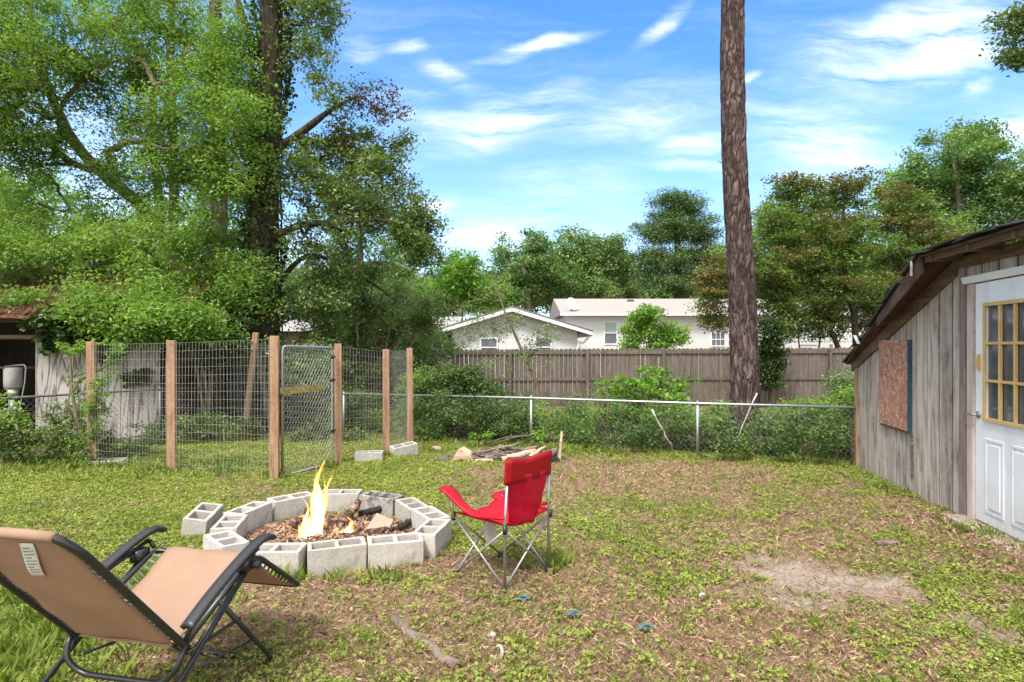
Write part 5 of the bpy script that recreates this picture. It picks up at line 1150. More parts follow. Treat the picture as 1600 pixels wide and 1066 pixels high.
# pine trunk in the middle
b = gpt(1165, 9.8); pts = [(b[0], b[1], b[2]-.1)]; rs_ = [.32]
for (px, py, r_) in ((1164, 672, .245), (1163, 560, .222), (1158, 430, .215), (1150, 300, .20), (1145, 150, .195), (1145, 0, .185), (1150, -300, .17), (1156, -650, .13)):
    p = P(px, py, 9.8); pts.append(tuple(p)); rs_.append(r_)
pr = empty('pine_tree', b, 0, 'tall bare pine trunk with plated brown bark rising out of the frame right of centre', 'tree')
line = smooth_line(pts, 26); mb = MB(); m_ = len(line); rr = [np.interp(i/(m_-1), np.linspace(0, 1, len(rs_)), rs_) for i in range(m_)]
mb.tube(line, rr, 64, .5); 
vv_ = mb.v
from mathutils import noise as mn
axis_ = {}
out_v = []
for i, v_ in enumerate(vv_):
    ring = i//64; c_ = line[min(ring, m_-1)]; d_ = Vector(v_)-c_; dl = d_.length
    if dl > 1e-6:
        an_ = math.atan2(d_.y, d_.x); q_ = Vector((math.cos(an_)*4.6, math.sin(an_)*4.6, v_[2]*1.7)); k_ = mn.voronoi(q_*.95)[0]; e_ = min(1, (k_[1]-k_[0])*3.2)
        k2 = mn.fractal(q_*2.2, 1, 2, 3)
        d_ = d_.normalized()*(dl*(1+.02*mn.noise(Vector((0, 0, v_[2]*1.1))))-.012+.022*e_+.006*k2)
    out_v.append(tuple(c_+d_-Vector(b)))
mb.v = out_v
mb.build('trunk', M['pine'], pr, True)
mb = MB(); p = P(1127, 256, 9.8)-Vector(b); mb.tube([p+Vector((.05, 0, 0)), p+Vector((-.05, 0, .04))], [.012, .005], 6)
mb.build('branch_stub', M['twig'], pr, True)

# ivy covered oak
Y = 12.5; b = gpt(418, Y)
tr = [[b, tuple(P(414, 560, Y)), tuple(P(412, 450, Y)), tuple(P(413, 330, Y)), tuple(P(412, 220, Y)), tuple(P(424, 100, Y)), tuple(P(424, -40, Y)), tuple(P(428, -220, Y))],
      [tuple(P(412, 235, Y)), tuple(P(445, 225, Y-.1)), tuple(P(480, 200, Y-.2)), tuple(P(520, 170, Y-.4)), tuple(P(560, 150, Y-.4))],
      [tuple(P(412, 380, Y)), tuple(P(470, 352, Y-.4)), tuple(P(530, 348, Y-.7)), tuple(P(600, 345, Y-.9)), tuple(P(650, 370, Y-1))],
      [tuple(P(416, 470, Y)), tuple(P(480, 400, Y+.5)), tuple(P(560, 430, Y+.6)), tuple(P(620, 470, Y+.6))],
      [tuple(P(418, 120, Y)), tuple(P(392, 60, Y)), tuple(P(372, 0, Y)), tuple(P(360, -80, Y))]]
rd = [[.44, .34, .32, .30, .33, .25, .22, .16], [.13, .10, .08, .05, .02], [.09, .07, .05, .035, .02], [.07, .05, .03, .015], [.10, .08, .06, .04]]
bl = [blob(500, 230, Y, 60, 90, 60), blob(600, 270, Y-.3, 50, 50, 36), blob(520, 280, Y-.2, 80, 60, 44), blob(600, 350, Y-.5, 90, 85, 90), blob(555, 440, Y, 105, 62, 95), blob(630, 415, Y-.5, 62, 75, 70), blob(560, 300, Y-.3, 70, 60, 60), blob(640, 350, Y-.6, 50, 48, 40), blob(480, 330, Y, 70, 110, 60),
      blob(590, 175, Y-.3, 42, 42, 40), blob(530, 190, Y-.2, 60, 60, 42), blob(500, 90, Y, 55, 80, 50), blob(490, 20, Y, 60, 50, 40), blob(470, -60, Y, 120, 60, 50), blob(570, 240, Y-.3, 55, 40, 34), blob(500, 430, Y+.5, 80, 80, 60), blob(620, 200, Y-.2, 25, 30, 10)]
tree('ivy_covered_oak', 'big dark oak with an ivy-wrapped trunk behind the pen gate, branches spreading to the right', 'tree', b, tr, rd, bl, M['bark'], M['lf_oak'], 31, cr=.30, per=50, size=.080, gap=.485, gsc=1.1, flat=.7, droop=.5, tip=.006, maxr=.08, rough=.12, sag=-.02)
oak = bpy.data.objects['ivy_covered_oak']
cb = clusters_in([blob(595, 165, 12.1, 44, 40, 30), blob(555, 150, 12.1, 36, 36, 20), blob(650, 400, 11.6, 40, 60, 12), blob(545, 230, 12.2, 50, 40, 12)], 311, .40, 1.3, 2)
o = foliage('brown_crown', cb, .22, 30, .07, M['lf_brown'], 312, oak, .7, .4, .5, .3); o.location = -Vector(b)
# ivy on the trunk: leaves and stems
n = 2300; t_ = rng.random(n); zz_ = b[2]+.5+9.5*t_; an = rng.random(n)*6.283; xc = np.interp(zz_, [p[2] for p in tr[0]], [p[0] for p in tr[0]])
dens = fbm(an*1.2, zz_*.8, 5, 3); k = dens > .42; an, zz_, xc = an[k], zz_[k], xc[k]; r_ = .32+.16*rng.random(len(an))
c = np.stack([xc+np.cos(an)*r_, b[1]+np.sin(an)*r_, zz_], 1); c = np.repeat(c, 3, 0)+rng.normal(size=(len(c)*3, 3))*.07
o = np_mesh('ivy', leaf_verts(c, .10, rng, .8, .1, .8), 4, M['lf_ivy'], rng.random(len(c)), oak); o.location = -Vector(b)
mb = MB()
for i in range(11):
    a0 = random.random()*6.28; pl = []; z_ = b[2]
    while z_ < 9.5: xx = float(np.interp(z_, [p[2] for p in tr[0]], [p[0] for p in tr[0]])); a0 += random.gauss(0, .22); rr_ = .335+random.random()*.05; pl.append((xx+math.cos(a0)*rr_, b[1]+math.sin(a0)*rr_, z_)); z_ += .35
    mb.tube(pl, .010+.014*random.random(), 5, .5)
o = mb.build('ivy_stem', M['bark'], oak, True); o.location = -Vector(b)

# bright tree behind the white outbuilding
Y = 13.5; b = gpt(245, 15.2)
tr = [[b, tuple(P(225, 480, 15)), tuple(P(232, 400, 15)), tuple(P(226, 330, 14.6)), tuple(P(170, 280, 14)), tuple(P(118, 225, 13.5)), tuple(P(80, 150, 13)), tuple(P(55, 70, 13)), tuple(P(40, -60, 13))],
      [tuple(P(232, 400, 15)), tuple(P(250, 340, 14.8)), tuple(P(240, 230, 14.5)), tuple(P(235, 110, 14)), tuple(P(180, 50, 13.5)), tuple(P(130, 5, 13)), tuple(P(100, -60, 13))],
      [tuple(P(140, 255, 13.8)), tuple(P(95, 200, 13)), tuple(P(100, 160, 12.6)), tuple(P(150, 108, 12.5)), tuple(P(215, 88, 12.5))]]
rd = [[.34, .24, .18, .155, .135, .115, .09, .07, .05], [.14, .11, .09, .08, .065, .05, .04], [.07, .06, .05, .035, .02]]
bl = [blob(120, 400, 12.2, 150, 60, 120), blob(280, 395, 12.0, 110, 75, 120), blob(320, 300, 12.5, 100, 90, 110), blob(60, 330, 12.5, 110, 60, 60), blob(200, 300, 13, 90, 70, 50), blob(50, 60, 11.5, 110, 95, 110), blob(170, 50, 12.5, 130, 75, 90), blob(300, 60, 12.5, 110, 90, 110), blob(330, 180, 12, 95, 85, 120),
      blob(210, 175, 13.5, 70, 60, 44), blob(20, 190, 12, 80, 60, 70), blob(-20, 60, 12, 80, 90, 80), blob(120, 120, 13, 60, 50, 40), blob(250, 240, 12.6, 80, 60, 70), blob(380, 200, 11.6, 50, 120, 70), blob(60, 250, 12.4, 70, 40, 34), blob(10, 130, 12, 60, 40, 34), blob(210, 120, 13, 60, 40, 30), blob(100, 470, 11.0, 90, 26, 34), blob(250, 462, 11.2, 130, 42, 110), blob(-60, 150, 12, 100, 200, 90), blob(150, -60, 12.5, 260, 60, 100), blob(365, 450, 11.6, 60, 60, 50), blob(360, 90, 12, 50, 90, 44), blob(20, 400, 11.5, 90, 40, 40), blob(160, 490, 10.3, 70, 34, 60), blob(260, 500, 10.3, 90, 34, 80), blob(350, 500, 10.4, 60, 30, 46)]
tree('leafy_elm', 'large bright green leafy tree filling the upper left above the white outbuilding', 'tree', b, tr, rd, bl, M['twig'], M['lf_bright'], 32, cr=.40, per=84, size=.080, gap=.43, gsc=1.0, flat=.68, droop=.55, tip=.006, maxr=.07, width=.42)
# pines behind
for (px, Y, top, r_, lb, sd_) in ((338, 18, -200, .30, 'pinkish barked pine trunk half hidden between the bright tree and the ivy oak', 41), (268, 21, -100, .20, 'thin pine trunk far back behind the bright leafy tree', 42)):
    b = gpt(px, Y); tr = [[b, tuple(P(px+4, 300, Y)), tuple(P(px-2, 100, Y)), tuple(P(px+3, top, Y))]]
    tree('pine_tree', lb, 'tree', b, tr, [[r_, r_*.85, r_*.7, r_*.4]], [blob(px, top+90, Y, 90, 90, 60)], M['pine'], M['lf_pine'], sd_, cr=.5, per=60, size=.14, width=.12, tip=.008)
# thicket trees left background
def bush(name, label, cat, px, Y, blobs=None, leafm=None, seed=1, stems=5, group=None, **kw):
    b = gpt(px, Y); rr = random.Random(seed); trs = []; rds = []
    zs = [q[2]+q[5]*.3 for q in blobs]
    for i in range(stems):
        q = blobs[rr.randrange(len(blobs))]; e = (q[0]+rr.uniform(-.5, .5)*q[3], q[1]+rr.uniform(-.4, .4)*q[4], q[2]+rr.uniform(-.1, .4)*q[5]); s = (b[0]+rr.uniform(-.12, .12), b[1]+rr.uniform(-.1, .1), b[2]-.03)
        m1 = tuple(s[k]*.5+e[k]*.5+(rr.uniform(-.12, .12) if k < 2 else .05) for k in range(3)); trs.append([s, m1, e]); th = .012+.010*max(.3, e[2]-s[2]); rds.append([th, th*.7, th*.35])
    return tree(name, label, cat, b, trs, rds, blobs, kw.pop('bark', M['twig']), leafm, seed, group=group, nb=6, **kw)
bush('shrub', 'grey green shrub mass behind the pen between the ivy oak and the right pen posts', 'shrub', 560, 13.2, [blob(540, 540, 13.2, 75, 80, 90), blob(610, 520, 13.6, 60, 60, 60), blob(500, 480, 13.5, 50, 50, 40), blob(660, 500, 14, 40, 50, 30)], M['lf_oak'], 51, cr=.30, per=80, size=.07, gap=.42)
bush('shrub', 'dark leafy shrub in the shade directly behind the open gate', 'shrub', 480, 12.0, [blob(480, 600, 12, 60, 70, 90), blob(540, 640, 12.2, 60, 50, 60), blob(440, 570, 12, 30, 60, 30)], M['lf_under'], 52, cr=.28, per=80, size=.07, gap=.40)
bush('shrub', 'sparse pale green shrub standing before the right part of the brick house', 'shrub', 660, 15, [blob(650, 560, 15, 45, 60, 50), blob(700, 540, 15.5, 40, 30, 14), blob(620, 470, 16, 50, 36, 40)], M['lf_blue'], 53, cr=.32, per=60, size=.07, gap=.44)
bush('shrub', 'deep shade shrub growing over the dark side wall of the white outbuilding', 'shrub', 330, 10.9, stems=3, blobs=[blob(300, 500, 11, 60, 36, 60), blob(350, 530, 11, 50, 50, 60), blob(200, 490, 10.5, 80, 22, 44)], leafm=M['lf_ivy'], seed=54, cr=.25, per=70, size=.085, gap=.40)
bush('grapevine', 'dark broad-leafed vine hanging over the white wall of the outbuilding', 'vine', 100, 10.6, stems=0, blobs=[blob(100, 530, 10.6, 50, 24, 26, .15), blob(70, 500, 10.5, 40, 18, 12, .15), blob(170, 540, 10.7, 40, 26, 10, .12), blob(215, 590, 10.7, 26, 14, 5, .1)], leafm=M['lf_ivy'], seed=55, cr=.20, per=34, size=.13, gap=.3, width=.75)
bush('climbing_vine', 'light yellow green vine curling over the leftmost pen post', 'vine', 130, 8.15, stems=1, blobs=[blob(110, 545, 8.15, 45, 10, 9, .1), blob(165, 545, 8.1, 30, 14, 7, .1), blob(120, 610, 8.15, 14, 40, 8, .1), blob(170, 570, 8.1, 20, 26, 4, .1)], leafm=M['lf_lime'], seed=56, cr=.12, per=20, size=.055, gap=.25)
bush('weedy_bush', 'weedy green bush growing through the wire at the left end of the pen', 'bush', 110, 8.3, stems=2, blobs=[blob(110, 665, 8.3, 38, 45, 60), blob(60, 690, 8.2, 40, 30, 46), blob(150, 680, 8.3, 20, 46, 26), blob(10, 680, 8.0, 40, 40, 50), blob(190, 700, 8.6, 40, 20, 24), blob(240, 690, 9, 40, 16, 16)], leafm=M['lf_under'], seed=57, cr=.18, per=46, size=.042, gap=.36)
bush('weedy_bush', 'yellowish weed clump climbing the dark chain link fence at the left edge', 'bush', 20, 8.1, [blob(18, 650, 8.1, 14, 30, 16, .15), blob(-20, 640, 8.1, 30, 40, 20, .2)], M['lf_lime'], 58, cr=.16, per=34, size=.045, gap=.3)
for i in range(6):
    px = (470, 545, 390, 340, 300, 600)[i]
bush('weedy_bush', 'shaded weeds growing along the dark wall inside the back of the pen', 'bush', 350, 10.4, [blob(330, 665, 10.4, 70, 22, 50), blob(250, 670, 10.3, 40, 18, 24), blob(400, 650, 10.8, 30, 30, 24), blob(470, 680, 10.6, 50, 22, 30), blob(560, 690, 10.6, 50, 22, 30)], M['lf_under'], 59, stems=2, cr=.18, per=44, size=.05, gap=.36)
bush('weedy_bush', 'weeds wrapped around the leftmost pen post under the light vine', 'bush', 146, 8.1, [blob(146, 640, 8.05, 16, 50, 26, .12), blob(135, 700, 8.1, 26, 24, 26, .2), blob(160, 600, 8.05, 14, 30, 10, .1)], M['lf_bright'], 60, stems=1, cr=.12, per=34, size=.042, gap=.3)
# sapling arching over the fence
Y = 12.0; b = gpt(842, Y); tr = [[b, tuple(P(838, 600, Y)), tuple(P(812, 540, Y)), tuple(P(790, 490, Y)), tuple(P(775, 450, Y)), tuple(P(768, 425, Y))], [tuple(P(795, 500, Y)), tuple(P(830, 512, Y)), tuple(P(870, 530, Y)), tuple(P(905, 528, Y))], [tuple(P(800, 520, Y)), tuple(P(765, 505, Y)), tuple(P(735, 520, Y))], [tuple(P(780, 470, Y)), tuple(P(740, 470, Y)), tuple(P(715, 485, Y))]]
tree('sapling', 'thin arching sapling with sparse fine leaves in front of the white gable', 'sapling', b, tr, [[.045, .04, .03, .022, .014, .006], [.014, .01, .007, .004], [.014, .01, .004], [.012, .008, .004]],
     [blob(760, 520, Y, 50, 30, 26, .4), blob(860, 525, Y, 45, 20, 16, .3), blob(770, 455, Y, 36, 32, 18, .4), blob(820, 560, Y, 50, 24, 20, .4), blob(720, 490, Y, 40, 24, 14, .3), blob(800, 495, Y, 40, 22, 12, .3)], M['twig'], M['lf_oak'], 61, cr=.22, per=30, size=.05, gap=.35, tip=.003, maxr=.012)
# undergrowth behind the fence: one tangled mass
cl = []; rngu = np.random.default_rng(70)
def mass(px, py, Y, rx, ry, n): cl.append(blob(px, py, Y, rx, ry, n, .55))
for (px, py, rx, ry, n) in ((690, 640, 60, 60, 110), (760, 650, 60, 50, 100), (840, 668, 60, 40, 90), (740, 600, 40, 40, 44), (650, 620, 30, 60, 50), (900, 668, 60, 46, 90), (980, 665, 55, 50, 90), (1050, 670, 60, 46, 90), (1120, 680, 60, 36, 70), (1220, 690, 55, 30, 60), (1290, 680, 60, 38, 80), (1260, 650, 50, 24, 34), (700, 590, 40, 26, 26), (560, 660, 60, 30, 60), (830, 640, 50, 18, 26), (1330, 640, 30, 40, 30)):
    Yf = 11.3+(px-537)*(7.96-11.3)/(1345-537)+.75
    Yf = np.interp(px, [537, 830, 1090, 1345], [11.3, 9.98, 8.82, 7.96])+.75; mass(px, py, float(Yf), rx, ry, int(n*1.7))
for (px, py, Y_, rx, ry, n) in ((650, 640, 13.5, 90, 34, 90), (800, 640, 13.0, 90, 26, 80), (930, 645, 12.5, 90, 22, 80), (1050, 650, 12.0, 90, 22, 70), (1230, 655, 11.5, 90, 20, 60), (560, 640, 13.5, 70, 40, 60), (720, 615, 12.6, 60, 34, 60), (420, 640, 14, 60, 40, 50)): cl.append(blob(px, py, Y_, rx, ry, n, 1.2))
cl = [q[:6]+(int(q[6]*(.62 if q[0] > .6 else .95)),)+() for q in cl]
cu = clusters_in(cl, 71, .43, 1.3, 2.2); mbu = MB(); 
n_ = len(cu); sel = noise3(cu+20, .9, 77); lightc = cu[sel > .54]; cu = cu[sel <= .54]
f2 = foliage('lighter_weeds', lightc, .20, 50, .055, M['lf_bright'], 73, None, .6, .2, .6, .6); tag(f2, 'lighter green leafy patches in the tangle behind the chain link fence', 'weeds', kind='stuff')  # clusters picked by noise get the lighter leaf green
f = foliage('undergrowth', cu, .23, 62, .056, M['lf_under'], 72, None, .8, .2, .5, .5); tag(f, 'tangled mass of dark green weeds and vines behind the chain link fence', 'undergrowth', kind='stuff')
# growth hanging over the fence and in front of it
fr_ = []
for (px, py, rx, ry, n, dy) in ((690, 650, 46, 56, 60, -.12), (735, 640, 40, 30, 44, -.12), (665, 690, 40, 20, 26, -.2), (790, 660, 30, 30, 18, -.1), (930, 690, 40, 20, 22, -.12), (1000, 690, 40, 22, 24, -.12), (1150, 695, 40, 20, 24, -.15), (1230, 690, 40, 26, 26, -.15), (1290, 680, 34, 34, 26, -.12), (1050, 650, 20, 16, 8, -.08), (880, 660, 20, 30, 10, -.1)):
    Yf = float(np.interp(px, [537, 830, 1090, 1345], [11.3, 9.98, 8.82, 7.96])); fr_.append(blob(px, py, Yf+dy, rx, ry, n, .10))
ct = clusters_in(fr_, 75, .34, 1.4, 2.2); f3 = foliage('fence_weeds', ct, .14, 36, .045, M['lf_under'], 76, None, .8, .3, .5, .4); tag(f3, 'weeds and vines growing through the chain link and over its rail', 'weeds', kind='stuff')
mbt = MB(); rt = random.Random(12)
for i in range(150):
    px = rt.uniform(560, 1340); Yf = float(np.interp(px, [537, 830, 1090, 1345], [11.3, 9.98, 8.82, 7.96]))+rt.uniform(.08, .7); p = P(px, 700, Yf); z_ = float(gz(p.x, Yf)); q_ = Vector((p.x, Yf, z_)); pl = [q_]; dxx = rt.uniform(-.35, .35)
    hh_ = rt.uniform(.4, 1.15)
    for k in range(1, 6): pl.append(q_+Vector((dxx*(k/5)**1.6+rt.uniform(-.03, .03), rt.uniform(-.05, .03), hh_*k/5)))
    mbt.tube(pl, [.006*(1-.14*k) for k in range(6)], 4, .5)
f4 = mbt.build('dead_stems', M['twig'], None, True); tag(f4, 'bare brown stems and twigs in the tangle behind the fence', 'twigs', kind='stuff')
# distinct plants
bush('young_tree', 'bright light green young tree standing before the brown fence, left of the pine trunk', 'tree', 1010, 10.2, [blob(1010, 600, 10.2, 45, 34, 26), blob(975, 605, 10.2, 26, 20, 10), blob(1060, 612, 10.2, 30, 26, 14), blob(1030, 640, 10.1, 50, 30, 26)], M['lf_lime'], 81, cr=.20, per=34, size=.075, gap=.3, width=.7)
bush('young_tree', 'yellow green young leaves poking above the chain link rail between the two fence posts', 'plant', 950, 10.0, [blob(950, 600, 10, 22, 18, 8), blob(940, 630, 10, 20, 20, 8)], M['lf_lime'], 82, cr=.16, per=26, size=.06, gap=.3)
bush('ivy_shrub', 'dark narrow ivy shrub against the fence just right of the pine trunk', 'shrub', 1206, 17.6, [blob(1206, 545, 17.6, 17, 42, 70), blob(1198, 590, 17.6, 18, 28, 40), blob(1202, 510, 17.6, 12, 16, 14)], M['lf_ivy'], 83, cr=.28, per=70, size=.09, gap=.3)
bush('shrub', 'layered light green shrub against the far corner of the plank shed', 'shrub', 1320, 9.3, [blob(1318, 600, 9.3, 26, 34, 34), blob(1300, 640, 9.1, 40, 26, 36), blob(1240, 645, 9.2, 40, 14, 16), blob(1200, 660, 9, 26, 22, 14)], M['lf_blue'], 84, cr=.18, per=40, size=.05, gap=.34, flat=.35)
bush('fern', 'small yellow green fern at the foot of the fence right of the pine trunk', 'fern', 1167, 8.45, [blob(1167, 700, 8.45, 8, 14, 6, .08)], M['lf_lime'], 85, 3, cr=.08, per=20, size=.06, gap=.1)
bush('weed_clump', 'bright green weed clump behind the wood pile under the first fence post', 'weeds', 750, 9.9, [blob(752, 682, 9.7, 16, 8, 8, .15), blob(845, 680, 9.4, 14, 8, 6, .15)], M['lf_lime'], 86, cr=.11, per=22, size=.06, gap=.1)
bush('shrub', 'low shrub under the fence rail beside the pine trunk base, left side', 'shrub', 1115, 9.3, [blob(1105, 660, 9.3, 36, 20, 24), blob(1130, 640, 9.4, 22, 12, 10)], M['lf_bright'], 87, cr=.16, per=40, size=.05, gap=.3)
o = stick('leaning_branch', P(1182, 615, 8.9), P(1150, 690, 8.9), .012, M['trim'], 'pale bare branch leaning on the chain link rail before the pine trunk', 'branch', None, .03, 6, .5)
o = stick('leaning_branch', P(1018, 640, 9.3), P(1052, 704, 9.2), .016, M['trim'], 'pale bare branch leaning inside the fence below the bright young tree', 'branch', None, .03, 6, .6)
# green bush in front of the long house
bush('round_bush', 'bright green rounded bush in front of the long white house above the fence', 'bush', 1018, 22, [blob(1008, 505, 22, 34, 28, 60), blob(1050, 525, 22, 34, 20, 34), blob(1020, 538, 22, 50, 20, 30), blob(995, 525, 22, 26, 26, 24)], M['lf_lime'], 91, cr=.34, per=56, size=.12, gap=.34)
# leafy screen left of the gable and under the maple
bush('shrub', 'tall yellow green shrub screening the brick house left of the gable', 'shrub', 620, 17, [blob(600, 510, 17, 70, 45, 90), blob(660, 520, 17, 50, 40, 60), blob(530, 500, 17, 60, 50, 70), blob(640, 470, 17.5, 50, 30, 34)], M['lf_far'], 92, cr=.38, per=72, size=.09, gap=.40)
bush('shrub', 'pale thin twiggy shrub in front of the brick house roof', 'shrub', 540, 15.5, [blob(545, 520, 15.5, 40, 50, 30), blob(575, 500, 15.5, 26, 30, 14)], M['lf_lime'], 93, 14, cr=.26, per=26, size=.06, gap=.3)
bush('shrub', 'loose green shrub under the maple filling the gap above the fence', 'shrub', 1260, 21.5, [blob(1230, 500, 21.5, 50, 40, 50), blob(1300, 490, 21.5, 60, 46, 60), blob(1370, 480, 21.5, 60, 50, 60)], M['lf_far'], 94, cr=.42, per=60, size=.10, gap=.46)
# maple
Y = 19.6; b = gpt(1340, Y); tr = [[b, tuple(P(1335, 500, Y)), tuple(P(1322, 440, Y)), tuple(P(1318, 360, Y)), tuple(P(1320, 290, Y))], [b, tuple(P(1300, 520, Y)), tuple(P(1262, 460, Y)), tuple(P(1240, 380, Y)), tuple(P(1248, 300, Y))],
    [b, tuple(P(1370, 500, Y)), tuple(P(1400, 430, Y)), tuple(P(1420, 360, Y)), tuple(P(1400, 300, Y))], [tuple(P(1322, 450, Y)), tuple(P(1240, 430, Y-.5)), tuple(P(1160, 430, Y-.8)), tuple(P(1110, 440, Y-1))], [tuple(P(1345, 510, Y)), tuple(P(1400, 490, Y)), tuple(P(1450, 470, Y))]]
bl = [blob(1250, 300, Y, 50, 20, 34), blob(1320, 300, Y, 60, 26, 44), blob(1400, 330, Y, 60, 34, 50), blob(1240, 360, Y, 60, 30, 50), blob(1320, 380, Y, 80, 34, 70), blob(1420, 400, Y, 80, 36, 70), blob(1200, 420, Y-.5, 55, 26, 44), blob(1130, 430, Y-1, 36, 40, 36), blob(1120, 490, Y-1, 30, 32, 26),
      blob(1260, 440, Y, 70, 30, 50), blob(1350, 460, Y, 80, 30, 50), blob(1460, 360, Y, 60, 36, 40), blob(1480, 440, Y, 60, 40, 30), blob(1160, 385, Y-.6, 30, 24, 20), blob(1230, 500, Y, 60, 24, 24), blob(1320, 510, Y, 60, 20, 22), blob(1220, 470, Y, 40, 40, 50), blob(1290, 350, Y, 90, 60, 80), blob(1380, 470, Y, 90, 50, 70), blob(1280, 490, Y, 80, 36, 60), blob(1200, 340, Y, 30, 30, 16), blob(1270, 415, Y, 90, 50, 70)]
tree('maple_tree', 'bronze and green maple with layered branches overhanging the fence right of the pine trunk', 'tree', b, tr, [[.11, .10, .08, .05, .02], [.09, .08, .06, .04, .02], [.09, .07, .05, .03, .015], [.05, .04, .025, .01], [.05, .03, .015]], bl, M['bark'], M['lf_maple'], 101, cr=.48, per=80, size=.085, gap=.42, gsc=1.2, flat=.42, droop=.15, tip=.006, maxr=.05, width=.7, up=.6)
mp = [o for o in COL.objects if o.name == 'maple_tree'][0]; Y = 19.2
cbz = clusters_in([blob(1240, 280, Y, 46, 12, 18), blob(1325, 283, Y, 66, 16, 26), blob(1115, 440, Y-.8, 36, 50, 44), blob(1125, 500, Y-.8, 30, 26, 16), blob(1420, 350, Y, 70, 22, 34), blob(1250, 400, Y-.6, 60, 16, 12), blob(1350, 440, Y-.6, 70, 14, 12), blob(1470, 385, Y-.4, 60, 22, 26), blob(1400, 300, Y, 40, 16, 16), blob(1290, 340, Y-.5, 60, 14, 10)], 105, .38, 1.2, 2)
o = foliage('bronze_crown', cbz, .42, 34, .09, M['lf_bronze'], 106, mp, .3, .15, .7, .6); o.location = -mp.location
# far trees
far = [  # px, Y, crown blobs in px, material, label, seed, bark
    (820, 46, [(815, 400, 48, 50, 90), (850, 440, 60, 40, 80), (790, 450, 50, 34, 60)], 'lf_blue', 'blue green rounded tree behind the roof apex of the gable house', 111),
    (890, 50, [(890, 410, 44, 52, 90), (940, 410, 42, 48, 80), (900, 455, 70, 26, 60)], 'lf_far', 'broad green tree just left of the dark pine, above the satellite dish', 112),
    (965, 56, [(965, 415, 30, 44, 60), (975, 455, 34, 24, 34)], 'lf_oak', 'narrow darker tree wedged between the broad green tree and the dark pine', 113),
    (715, 36, [(715, 430, 42, 38, 60), (690, 470, 60, 30, 60), (755, 460, 34, 30, 40)], 'lf_lime', 'yellow green tree left of the gable house roof', 114),
    (640, 38, [(610, 480, 70, 40, 70), (560, 470, 60, 40, 50)], 'lf_far', 'pale green distant tree behind the brick house roof', 115),
    (1230, 34, [(1240, 350, 70, 50, 100), (1210, 420, 70, 50, 90), (1290, 400, 80, 60, 100)], 'lf_far', 'light green tree behind the maple, right of the pine trunk', 116),
    (1420, 30, [(1420, 320, 90, 60, 120), (1380, 420, 100, 60, 120), (1500, 400, 90, 60, 90)], 'lf_lime', 'fresh green tree behind the maple and above the plank shed', 117),
    (1500, 26, [(1490, 250, 72, 50, 110), (1440, 300, 60, 40, 70), (1560, 310, 70, 60, 100), (1530, 215, 34, 26, 34), (1500, 380, 100, 50, 90)], 'lf_blue', 'tall blue green tree rising above the shed roof at the right', 118),
    (1620, 24, [(1610, 290, 50, 60, 80), (1620, 380, 60, 50, 60)], 'lf_far', 'green tree cut by the right edge of the photo above the shed', 119),
    (1070, 62, [(1140, 440, 60, 40, 60), (1090, 450, 60, 30, 40)], 'lf_far', 'low distant tree right behind the roof of the long house', 120),
    (560, 27, [(560, 330, 70, 60, 50), (520, 420, 80, 60, 60), (610, 420, 50, 50, 40)], 'lf_far', 'light green tree filling the gaps behind the right branches of the ivy oak', 124),
    (-230, 24, [(-230, 380, 110, 100, 90), (-150, 470, 90, 60, 60)], 'lf_far', 'round green tree past the left end of the outbuilding', 125),
    (-520, 22, [(-520, 400, 130, 110, 90), (-600, 480, 120, 70, 60)], 'lf_bright', 'leafy tree far left of the outbuilding, beyond the photo edge', 126),
    (-60, 34, [(-60, 300, 90, 90, 70), (0, 420, 80, 60, 50)], 'lf_far', 'tall pale tree behind the left corner of the outbuilding', 127),
    (470, 30, [(460, 470, 70, 60, 90), (400, 400, 60, 70, 60), (520, 500, 60, 40, 50)], 'lf_far', 'hazy green tree behind the ivy covered oak', 121),
    (300, 28, [(300, 420, 90, 70, 90), (200, 380, 80, 70, 70), (340, 330, 60, 60, 40)], 'lf_bright', 'far green tree seen through gaps behind the bright leafy tree', 122),
    (80, 26, [(60, 330, 90, 70, 80), (130, 420, 80, 50, 60), (-40, 400, 80, 90, 60)], 'lf_lime', 'sunlit yellow green tree behind the outbuilding roof at the left edge', 123)]
for (px, Y, bb, ml, lb, sd_) in far:
    b = gpt(px, Y); q0 = bb[0]; tr = [[b, tuple(P(px+4, (540+q0[1])/2, Y)), tuple(P(q0[0], q0[1], Y))]]; tr[0] = [b, tuple(Vector(tr[0][1])), tr[0][2]]
    bl = [blob(a, c_, Y+(.05*Y if i % 2 else 0), rx, ry, int(n_*1.7)) for i, (a, c_, rx, ry, n_) in enumerate(bb)]; s_ = Y/30
    tree('broadleaf_tree', lb, 'tree', b, tr, [[.22*s_, .17*s_, .07*s_]], bl, M['twig'], M[ml], sd_, cr=.62*s_**.8, per=64, size=.165*s_**.85, gap=.38, gsc=.55/s_, flat=.6, tip=.009*s_, maxr=.09*s_, group='trees beyond the fence')
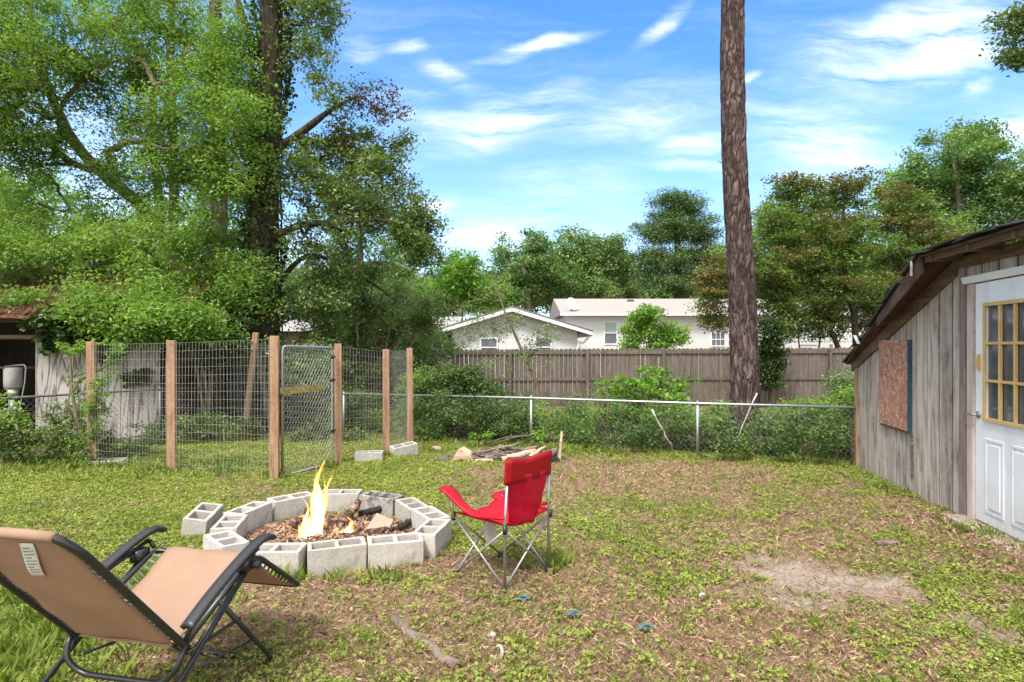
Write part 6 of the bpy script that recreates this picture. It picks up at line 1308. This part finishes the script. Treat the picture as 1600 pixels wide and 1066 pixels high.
# the wood behind everything, read as one mass
wd = [blob(px, 455+8*math.sin(px*.05), 66, 70, 34, 90, 6) for px in range(600, 1700, 75)]
cw = clusters_in(wd, 150, .3, .2, 2); fw = foliage('distant_wood', cw, 1.5, 90, .42, M['lf_far'], 151); tag(fw, 'distant green wood closing the view behind the houses', 'wood', kind='stuff')
# dark pine
Y = 48; b = gpt(1058, Y); tr = [[b, tuple(P(1060, 420, Y)), tuple(P(1056, 350, Y)), tuple(P(1058, 305, Y))]]
bl = [blob(1058, 325, Y, 42, 26, 60), blob(1035, 360, Y, 44, 24, 50), blob(1085, 360, Y, 42, 26, 56), blob(1020, 405, Y, 34, 20, 34), blob(1100, 400, Y, 40, 26, 44), blob(1050, 410, Y, 50, 26, 40), blob(1015, 440, Y, 26, 16, 24), blob(1060, 448, Y, 60, 22, 44), blob(1120, 430, Y, 30, 26, 26)]
tree('pine_tree', 'dark rounded pine crown between the broadleaf trees and the bare pine trunk', 'tree', b, tr, [[.35, .28, .18, .08]], bl, M['pine'], M['lf_pine'], 131, cr=1.1, per=200, size=.30, width=.18, gap=.38, gsc=.35, flat=.5, tip=.02, maxr=.14, up=.5, group='trees beyond the fence')
# branch tips in the top right corner, tree stands outside the frame
Y = 9.5; b = gpt(1780, Y); tr = [[b, tuple(P(1775, 300, Y)), tuple(P(1760, 40, Y)), tuple(P(1740, -120, Y))], [tuple(P(1762, 60, Y)), tuple(P(1680, 30, Y)), tuple(P(1610, 40, Y))], [tuple(P(1760, 20, Y)), tuple(P(1650, -20, Y)), tuple(P(1590, -10, Y))]]
tree('oak_tree', 'oak branch tips with dark leaves hanging into the top right corner', 'tree', b, tr, [[.22, .18, .14, .08], [.05, .03, .012], [.05, .03, .012]], [blob(1600, 28, Y, 50, 18, 26), blob(1590, 88, Y, 44, 20, 20), blob(1640, 50, Y, 60, 60, 40), blob(1585, 60, Y, 30, 12, 7)], M['bark'], M['lf_oak'], 141, cr=.24, per=50, size=.07, gap=.36, tip=.004, maxr=.03)
